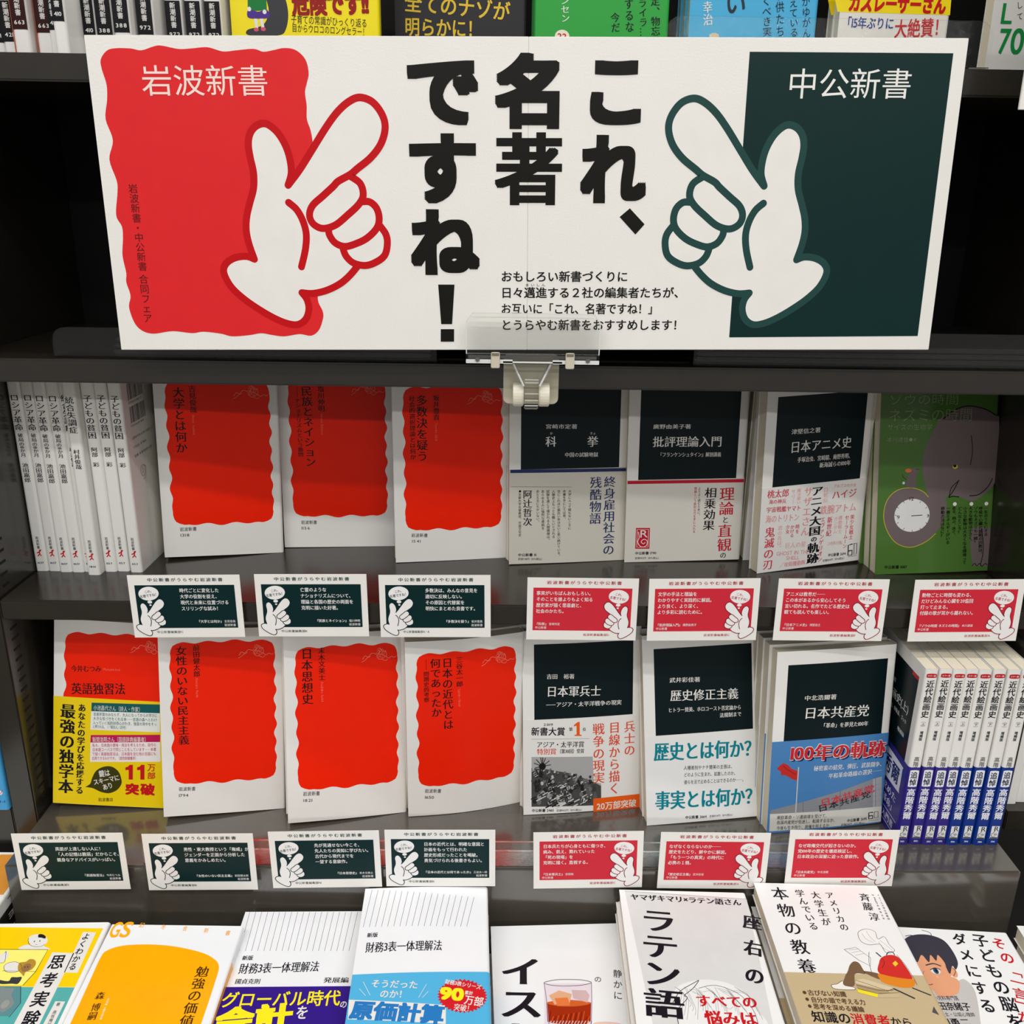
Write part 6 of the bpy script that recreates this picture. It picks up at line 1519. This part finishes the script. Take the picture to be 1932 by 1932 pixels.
standing('d5', 'dark block paperback with orange headline and grey crowd photo on its band', CH, TT, ZD, 2, 'copy of the crowd photo banded paperback, %sbehind the front one', front=darkbox('d5', 60), band=(90.5, (228, 227, 223)), bandprint=BAND['d5'], B=.0018, bandspine=[('v', '戦争の現実', 6.2, 90, 6.2, 40, 6, (218, 76, 44), 'm')])
standing('d6', 'dark block paperback with large teal questions on its white band', CH, TT, ZD, 3, 'copy of the teal question banded paperback, %sbehind the front one', front=darkbox('d6', 60), band=(81.8, (230, 230, 228)), bandprint=BAND['d6'], B=.0006)
standing('d7', 'dark block paperback with a blue sky and red flag band', CH, TT, ZD, 4, 'copy of the blue sky banded paperback, %sbehind the front one', front=darkbox('d7', 60), band=(89.5, (72, 128, 184)), bandprint=BAND['d7'], B=.0012, film=True)

# ------------------------------------------------------------------ books standing spine out
def spine_out(name, label, x, y, z, w=.105, h=.173, t=.0105, yaw=0., group=None, src=None, **kw):
    b = dup(src, label, group) if src else book(name, label, w, h, t, group=group, **kw)
    R_ = Matrix.Rotation(-PI/2+yaw, 4, 'Z'); off = R_ @ Vector((w, 0, 0))
    b.matrix_world = Matrix.Translation(Vector((x, y, z+CAMZ))-off) @ R_
    return b
def c_spine(title, sub, auth, num, t=10.6):
    c = t/2; k = (30, 26, 28); r = [('v', title, c, 159, c, 159-len(title)*6.3, 7.6, k, 'm')]; y = 157-len(title)*6.3
    if sub: r.append(('v', sub, c, y, c, y-21, 4.6, k, 'm')); y -= 26
    else: y = min(y, 119)-5
    r.append(('v', auth, c, y, c, y-17.5, 5.6, k, 'm'))
    r += [('v', '岩波新書', c, 33, c, 21, 2.9, k, 'g'), ('h', num, 2.4, 8, t-2.4, 8, 2.4, k, 'b')]+sower(c, 17)
    return r
bars = []
_x = 4.
random.seed(3)
for i in range(30):
    ww = random.choice([.3, .45, .7]); bars.append(('p', [(_x, 166), (_x+ww, 166), (_x+ww, 152), (_x, 152)], (60, 54, 50), 1)); bars.append(('p', [(_x+.5, 146), (_x+.5+ww, 146), (_x+.5+ww, 132), (_x+.5, 132)], (60, 54, 50), 1)); _x += ww+random.choice([.3, .5, .8])
backp = []
for it in bars: backp.append(('p', [(a*1.05+8, b) for a, b in it[1]], it[2], 1))
backp += [('h', '9784004311577', 12, 149.5, 40, 149.5, 2.6, (60, 54, 50), 'g'), ('h', '1920236007800', 12, 129.5, 40, 129.5, 2.6, (60, 54, 50), 'g'), ('h', 'ISBN978-4-00-431157-7', 12, 119, 56, 119, 3, (70, 60, 56), 'g'), ('h', 'C0236 ¥780E', 12, 111, 40, 111, 3, (70, 60, 56), 'g'), ('h', '定価 本体780円＋税', 12, 103, 50, 103, 3, (70, 60, 56), 'g'),
          ('k', [(24, 92), (21, 88), (23, 83), (28, 82), (31, 86), (29, 91), (25, 91), (27, 86), (24, 85)], .4, (170, 70, 70), 2), ('k', [(29, 91), (33, 88), (30, 80), (25, 79)], .4, (170, 70, 70), 2)]
lay = [(-.4110, .758), (-.4000, .758), (-.3893, .756), (-.3785, .756), (-.3678, .757), (-.3620, .750), (-.3506, .758), (-.3398, .759), (-.3276, .757)]
names = [('ロシア革命', '破局の8か月', '池田嘉郎', '1637')]*4+[('統合失調症', '', '村井俊哉', '1801')]*2+[('子どもの貧困', '', '阿部　彩', '1157')]*3
words = ['first from the left', 'second from the left', 'third from the left', 'fourth from the left', 'fifth, behind the jutting sixth', 'sixth, jutting forward', 'seventh from the left', 'eighth from the left', 'ninth, its back cover with barcodes showing']
last = None; src = None
for i, ((x, y), nm) in enumerate(zip(lay, names)):
    th = .0104 if i != 4 else .0055
    if nm != last or i == 4: src = None
    b = spine_out('paperback_book', 'white paperback spine in the left group, %s' % words[i], x, y, ZC, t=th, yaw=-.02, group='white spines at the left of the shelf', src=src, spine=c_spine(*nm, t=th*1000) if i != 4 else c_spine(*nm, t=9.0), back=backp, front=())
    src = b if i != 4 else None; last = nm

def d_spine(vol, num, band):
    c = 5.; k = (22, 22, 26); s = [('c', [(1.2, 168.6), (5, 169), (8.8, 168.6), (9.2, 167), (8.8, 165.4), (5, 165), (1.2, 165.4), (.8, 167)], (190, 30, 40), 1), ('h', 'カラー版', 1.6, 167, 8.4, 167, 1.7, (240, 230, 226), 'b'),
        ('v', '近代絵画史', c, 163, c, 127.5, 6.8, k, 'b'), ('v', '（'+vol+'）', c, 125.5, c, 117.5, 4.2, k, 'g'), ('v', '増補版', c, 115, c, 105.5, 3.0, k, 'b'), ('v', '高階秀爾', c, 90, c, 70, 4.8, k, 'g')]
    bs = [('c', [(1.2, 75), (1.8, 76.4), (5, 76.8), (8.2, 76.4), (8.8, 75), (8.8, 62), (8.2, 60.4), (5, 60), (1.8, 60.4), (1.2, 62)], (232, 234, 240), 1), ('v', '追悼', c, 75.5, c, 61, 6.2, (30, 30, 60), 'b', 6), ('v', '高階秀爾', c, 58.5, c, 27, 7.6, (238, 238, 244), 'b', 6),
        ('p', [(1.6, 20), (8.4, 20), (8.4, 7), (1.6, 7)], (226, 226, 226), 1), ('g', 'R', 4.2, 15, 8, 19.6, k, 'g'), ('k', [(5.2, 16), (4, 13), (2.6, 12), (2.4, 10), (4, 9), (6, 9)], .45, k, 3), ('e', 6, 11.4, 1.6, 1.2, 0, (170, 170, 176), 3), ('p', [(1.8, 8.3), (8.2, 8.3), (8.2, 7.2), (1.8, 7.2)], k, 3), ('h', num, 3.1, 4, 6.9, 4, 2.3, (232, 232, 240), 'b')]
    return s, bs
PUR, BLU = (46, 36, 128), (8, 48, 132)
frontP = [('p', [(10, 160.5), (100, 160.5), (100, 60), (10, 60)], (7, 24, 27), 1), ('c', [(88, 158.5), (88.5, 157), (99, 157), (99.5, 158.5), (99, 160), (88.5, 160)], (190, 30, 40), 2), ('h', '近代絵画史(上)', 30, 124, 92, 124, 10, (220, 222, 218), 'm'), ('h', 'ロマン主義、印象派、ゴッホ', 44, 112, 92, 112, 4.6, (220, 222, 218), 'm'), ('h', '増補版', 78, 99, 92, 99, 4.4, (220, 222, 218), 'm'), ('h', '高階秀爾著', 30, 136, 62, 136, 4.6, (220, 222, 218), 'm')]
bandP = [('c', [(28, 70), (30, 73), (60, 74), (98, 73), (100, 70), (100, 50), (98, 47), (60, 46), (30, 47), (28, 50)], (224, 226, 236), 1), ('h', '高階秀爾', 32, 60, 97, 60, 19, (24, 24, 96), 'b'), ('h', '画家たちの求めた', 20, 38, 98, 38, 9, (224, 224, 240), 'm'), ('h', '「芸術の革命」', 40, 27, 98, 27, 9, (224, 224, 240), 'm'), ('p', [(10, 19), (104, 19), (104, 18.4), (10, 18.4)], (224, 224, 240), 1), ('h', '不朽の入門書', 52, 12.5, 100, 12.5, 8, (224, 224, 240), 'm'), ('p', [(10, 6.8), (104, 6.8), (104, 6.2), (10, 6.2)], (224, 224, 240), 1)]
xs = [.3510, .3632, .3742, .3848, .3956, .4078, .4196, .4314]
ordn = ['first', 'second', 'third', 'fourth', 'fifth', 'sixth', 'seventh', 'eighth']
src = None
for i, x in enumerate(xs):
    up_ = i < 4; s_, bs = d_spine('上' if up_ else '下', '385' if up_ else '386', None)
    if i in (0, 4): src = None
    src = spine_out('paperback_book', 'white spine with a %s band, %s of eight in the right corner' % ('purple' if up_ else 'blue', ordn[i]), x, .669+(.0006 if i % 2 else 0), ZD, w=.109, t=.0102, yaw=.0, group='banded spines in the right corner', src=src, spine=s_, front=frontP, band=(79.3, PUR if up_ else BLU), bandspine=bs, bandprint=bandP)

# top shelf, spine out
tsp = [(-.3655, .727, 10, 36, '421', '新書', 0), (-.3540, .722, 9.5, 36, '421', 'じゅん', 0), (-.3435, .716, 11, 43, '663', '福田玲', 1), (-.3300, .722, 11.5, 42, '663', '福田玲', 1), (-.3185, .716, 8.6, 43, '410', 'ひさし', 0), (-.3080, .700, 8.5, 46, '410', 'ひさし', 0), (-.2980, .724, 9, 40, '410', 'ひさし', 0), (-.2885, .724, 11.5, 40, '388', '磯田道史', 0), (-.2730, .715, 11.5, 42, '388', '磯田道史', 0), (-.2590, .722, 11.5, 42, '972', '大谷裕二', 0), (-.2430, .735, 11.5, 40, '972', '大谷裕二', 0), (-.2290, .735, 11.5, 40, '972', '大谷裕二', 0), (-.2150, .735, 11.5, 40, '972', '大谷裕二', 0)]
for i, (x, y, tt, vt, num, au, red) in enumerate(tsp):
    c = tt/2; k = (28, 26, 28); bandc = (52, 20, 20) if red else (22, 22, 26)
    s_ = [('p', [(.3, vt), (tt-.3, vt), (tt-.3, vt-26), (.3, vt-26)], bandc, 1), ('v', '新潮新書', c, vt-1, c, vt-17.5, 4.2, (224, 222, 218), 'b'), ('h', num, 1.6, vt-21.5, tt-1.6, vt-21.5, 3.6, (224, 222, 218), 'b'), ('v', au, c, vt+6+len(au)*6.2, c, vt+5, 5.6, k, 'g')]
    spine_out('paperback_book', 'white spine with a %s block on the top shelf, %s from left' % ('dark red' if red else 'black', (ordn+['ninth', 'tenth', 'eleventh', 'twelfth', 'thirteenth'])[i]), x, y, ZA, t=tt/1000, yaw=-.03, group='spines on the top shelf', spine=s_, cover=(230, 228, 224) if not red else (232, 228, 224), front=[('p', [(0, 173), (105, 173), (105, 0), (0, 0)], (226, 140, 110), 1)] if red else (), back=())

# top shelf, facing out
tops = [('a1', .1065, (242, 222, 10), 'bright yellow paperback with a red title on the top shelf', 0), ('a2', .1055, (34, 32, 36), 'black paperback with gold title on the top shelf', 2), ('a3', .1065, (40, 160, 60), 'green paperback on the top shelf above the banner', 2),
        ('a4', .1040, (70, 172, 216), 'light blue paperback on the top shelf above the banner', 2), ('a5', .0890, (226, 222, 214), 'white paperback with yellow and red lettering on the top shelf', 1), ('a6', .105, (216, 214, 208), 'white paperback with big green lettering at the right end of the top shelf', 0)]
for key, w_, col, lab, n in tops:
    standing(key, lab, w_, TT, ZA, n, 'copy of the '+lab.split(' on the')[0].split(' at the')[0].split(' with')[0]+', %sbehind the front one on the top shelf', cover=col, front=COVER[key])

# ------------------------------------------------------------------ books lying on the front table, in piles
def pile(key, label, w, t, n, s=1.0, short='', **kw):
    b = book('paperback_book', label, w, kw.pop('h', .173), t, **kw)
    x, y, z, yaw, lean, g = POSE[key]; base = rot_mat(yaw, lean, g)
    def place(o, k):
        off = base @ Vector((random.uniform(-.0022, .0022) if k else 0, k*(t+.0006), random.uniform(-.003, .001) if k else 0))
        o.matrix_world = Matrix.Translation((0, 0, CAMZ)) @ Matrix.Scale(s, 4) @ Matrix.Translation((x, y, z)) @ Matrix.Translation(off) @ base @ Matrix.Rotation(random.uniform(-.012, .012) if k else 0, 4, 'Y')
    place(b, 0)
    for k in range(1, n+1):
        c = dup(b, 'copy in the pile under the %s, %s from top' % (short, ordn[k]))
        place(c, k)
pile('t1', 'yellow and teal paperback with a cartoon box drawing, lying on the front table', .120, .012, 4, short='yellow and teal paperback', h=.178, front=[i for i in COVER['t1']], cover=(238, 238, 236))
pile('t2', 'white paperback with an arched orange panel, lying on the front table', .105, .0125, 4, short='orange panel paperback', front=COVER['t2'], cover=(236, 238, 240), spine=[('p', [(1, 140), (11.5, 140), (11.5, 2), (1, 2)], (250, 172, 8), 1)], film=True)
pile('t3', 'white pinstriped paperback with a purple band and yellow letters, on the front table', .105, .0125, 4, short='purple banded paperback', front=COVER['t3'], cover=(236, 238, 240), band=(96.5, (48, 22, 132)), bandprint=BAND['t3'])
pile('t4', 'white pinstriped paperback with a light blue band and red starburst, on the front table', .105, .0125, 5, .968, short='light blue banded paperback', front=COVER['t4'], cover=(236, 238, 240), band=(82, (80, 178, 222)), bandprint=BAND['t4'], B=.0012)
pile('t5', 'white paperback with a whisky glass picture, lying on the front table', .110, .0125, 4, short='whisky glass paperback', front=COVER['t5'], cover=(234, 236, 236), film=True)
pile('t6', 'grey-white paperback with an engraved bust and red letters, on the front table', .110, .0125, 6, .950, short='engraved bust paperback', front=COVER['t6'], cover=(236, 236, 234))
pile('t7', 'white paperback with a seated girl and red backpack, lying on the front table', .110, .0125, 6, .938, short='red backpack paperback', front=COVER['t7'], cover=(236, 236, 234), band=(70.5, (196, 176, 136)), bandprint=BAND['t7'])
pile('t8', 'white paperback with a dark-haired boy\'s face, lying on the front table', .110, .0125, 4, short='boy face paperback', front=COVER['t8'], cover=(238, 238, 236))
POSE['t9'] = [POSE['t8'][0]+.122, POSE['t8'][1]-.004, POSE['t8'][2]+.004, -.05, 1.556, 0.]
pile('t9', 'white paperback with a brown disc at the right edge of the front table', .110, .0125, 4, short='brown disc paperback', front=[('e', 30, 158, 20, 11, 0, (130, 86, 70), 1)], cover=(236, 236, 232))

# ------------------------------------------------------------------ neighbouring bays
nb = thing('neighbour_bookcase', 'grey metal bookcase bay cut off by the left edge', 'bookcase', (-.55, YF, 0))
part('shelf_board', (-.70, YF, Z(-.558)), (-.4335, YB, Z(-.519)), METAL, .001, nb)
part('base_cabinet', (-.90, .22, 0), (-.62, YF-.002, Z(-.72)), METAL, .001, nb)
spine_out('paperback_book', 'light blue and white paperback spine at the left edge of the frame', -.4462, .692, -.5188, t=.012, spine=[('h', '13-1', 3, 9, 10.5, 9, 3.4, (20, 50, 110), 'b'), ('e', 7, 18, 2.4, 2.4, 0, (230, 230, 236), 2), ('k', [(5, 18), (7, 16.5), (10, 21)], .5, (190, 40, 80), 3), ('p', [(0, 173), (12, 173), (12, 78), (0, 78)], (226, 230, 232), 1), ('v', '文庫', 6, 60, 6, 40, 5, (20, 50, 110), 'b')], cover=(70, 160, 214))
b = book('paperback_book', 'white paperback with orange letters lying beyond the left end of the ledge', .110, .173, .014, cover=(236, 236, 230), front=[('p', [(80, 170), (108, 170), (108, 120), (80, 120)], (222, 150, 60), 1), ('e', 98, 100, 9, 20, .3, (90, 150, 190), 2)], spine=[('v', 'SOUL', 7, 165, 7, 120, 8, (24, 24, 24), 'b')])
put(b, -.5235, .513, -.560, .0, 1.5708)
b = book('paperback_book', 'black paperback under the orange lettered one at the left edge, topmost of its pile', .110, .173, .014, cover=(30, 28, 28), spine=[('v', 'SPICE', 7, 165, 7, 120, 8, (226, 222, 210), 'b')])
for k in range(5): put(b if k == 0 else dup(b, 'black paperback at the left edge, %s from the top of its pile' % ordn[k]), -.5240-.001*k, .511, -.560-.0149*(k+1), 0, 1.5708)
rb = thing('neighbour_bookcase', 'grey metal bookcase bay cut off by the right edge', 'bookcase', (.60, YF, 0))
part('shelf_board', (.4605, YF, Z(-.535)), (.75, YB, Z(-.515)), METAL, .001, rb)
for k in range(3):
    c = book('paperback_book', 'beige paperback fore edge at the far right, %s from the left' % ordn[k], .109, .173, .012)
    c.matrix_world = Matrix.Translation((.4625+.0128*k, .702+.004*k+.11, -.5148+CAMZ)) @ Matrix.Rotation(-PI/2, 4, 'Z') @ Matrix.Translation((.0, 0, 0)) if False else Matrix.Translation((.4625+.0128*k, .706+.003*k+.109, -.5148+CAMZ)) @ Matrix.Rotation(-PI/2, 4, 'Z')
sg = thing('fair_banner', 'corner of another white sign at the upper right edge', 'banner')
box('banner_board', (0, 0, 0), (.30, .002, .15), CARD, sg, .0003)
put(sg, .3385, .655, .0625, 0, .03, 0)
box('clip', (.12, .003, 0), (.15, .030, .02), CLEAR, sg)

# dust of the shop lamps: nothing else hangs in the air
bpy.data.objects.remove(_fo); bpy.data.curves.remove(_fc)
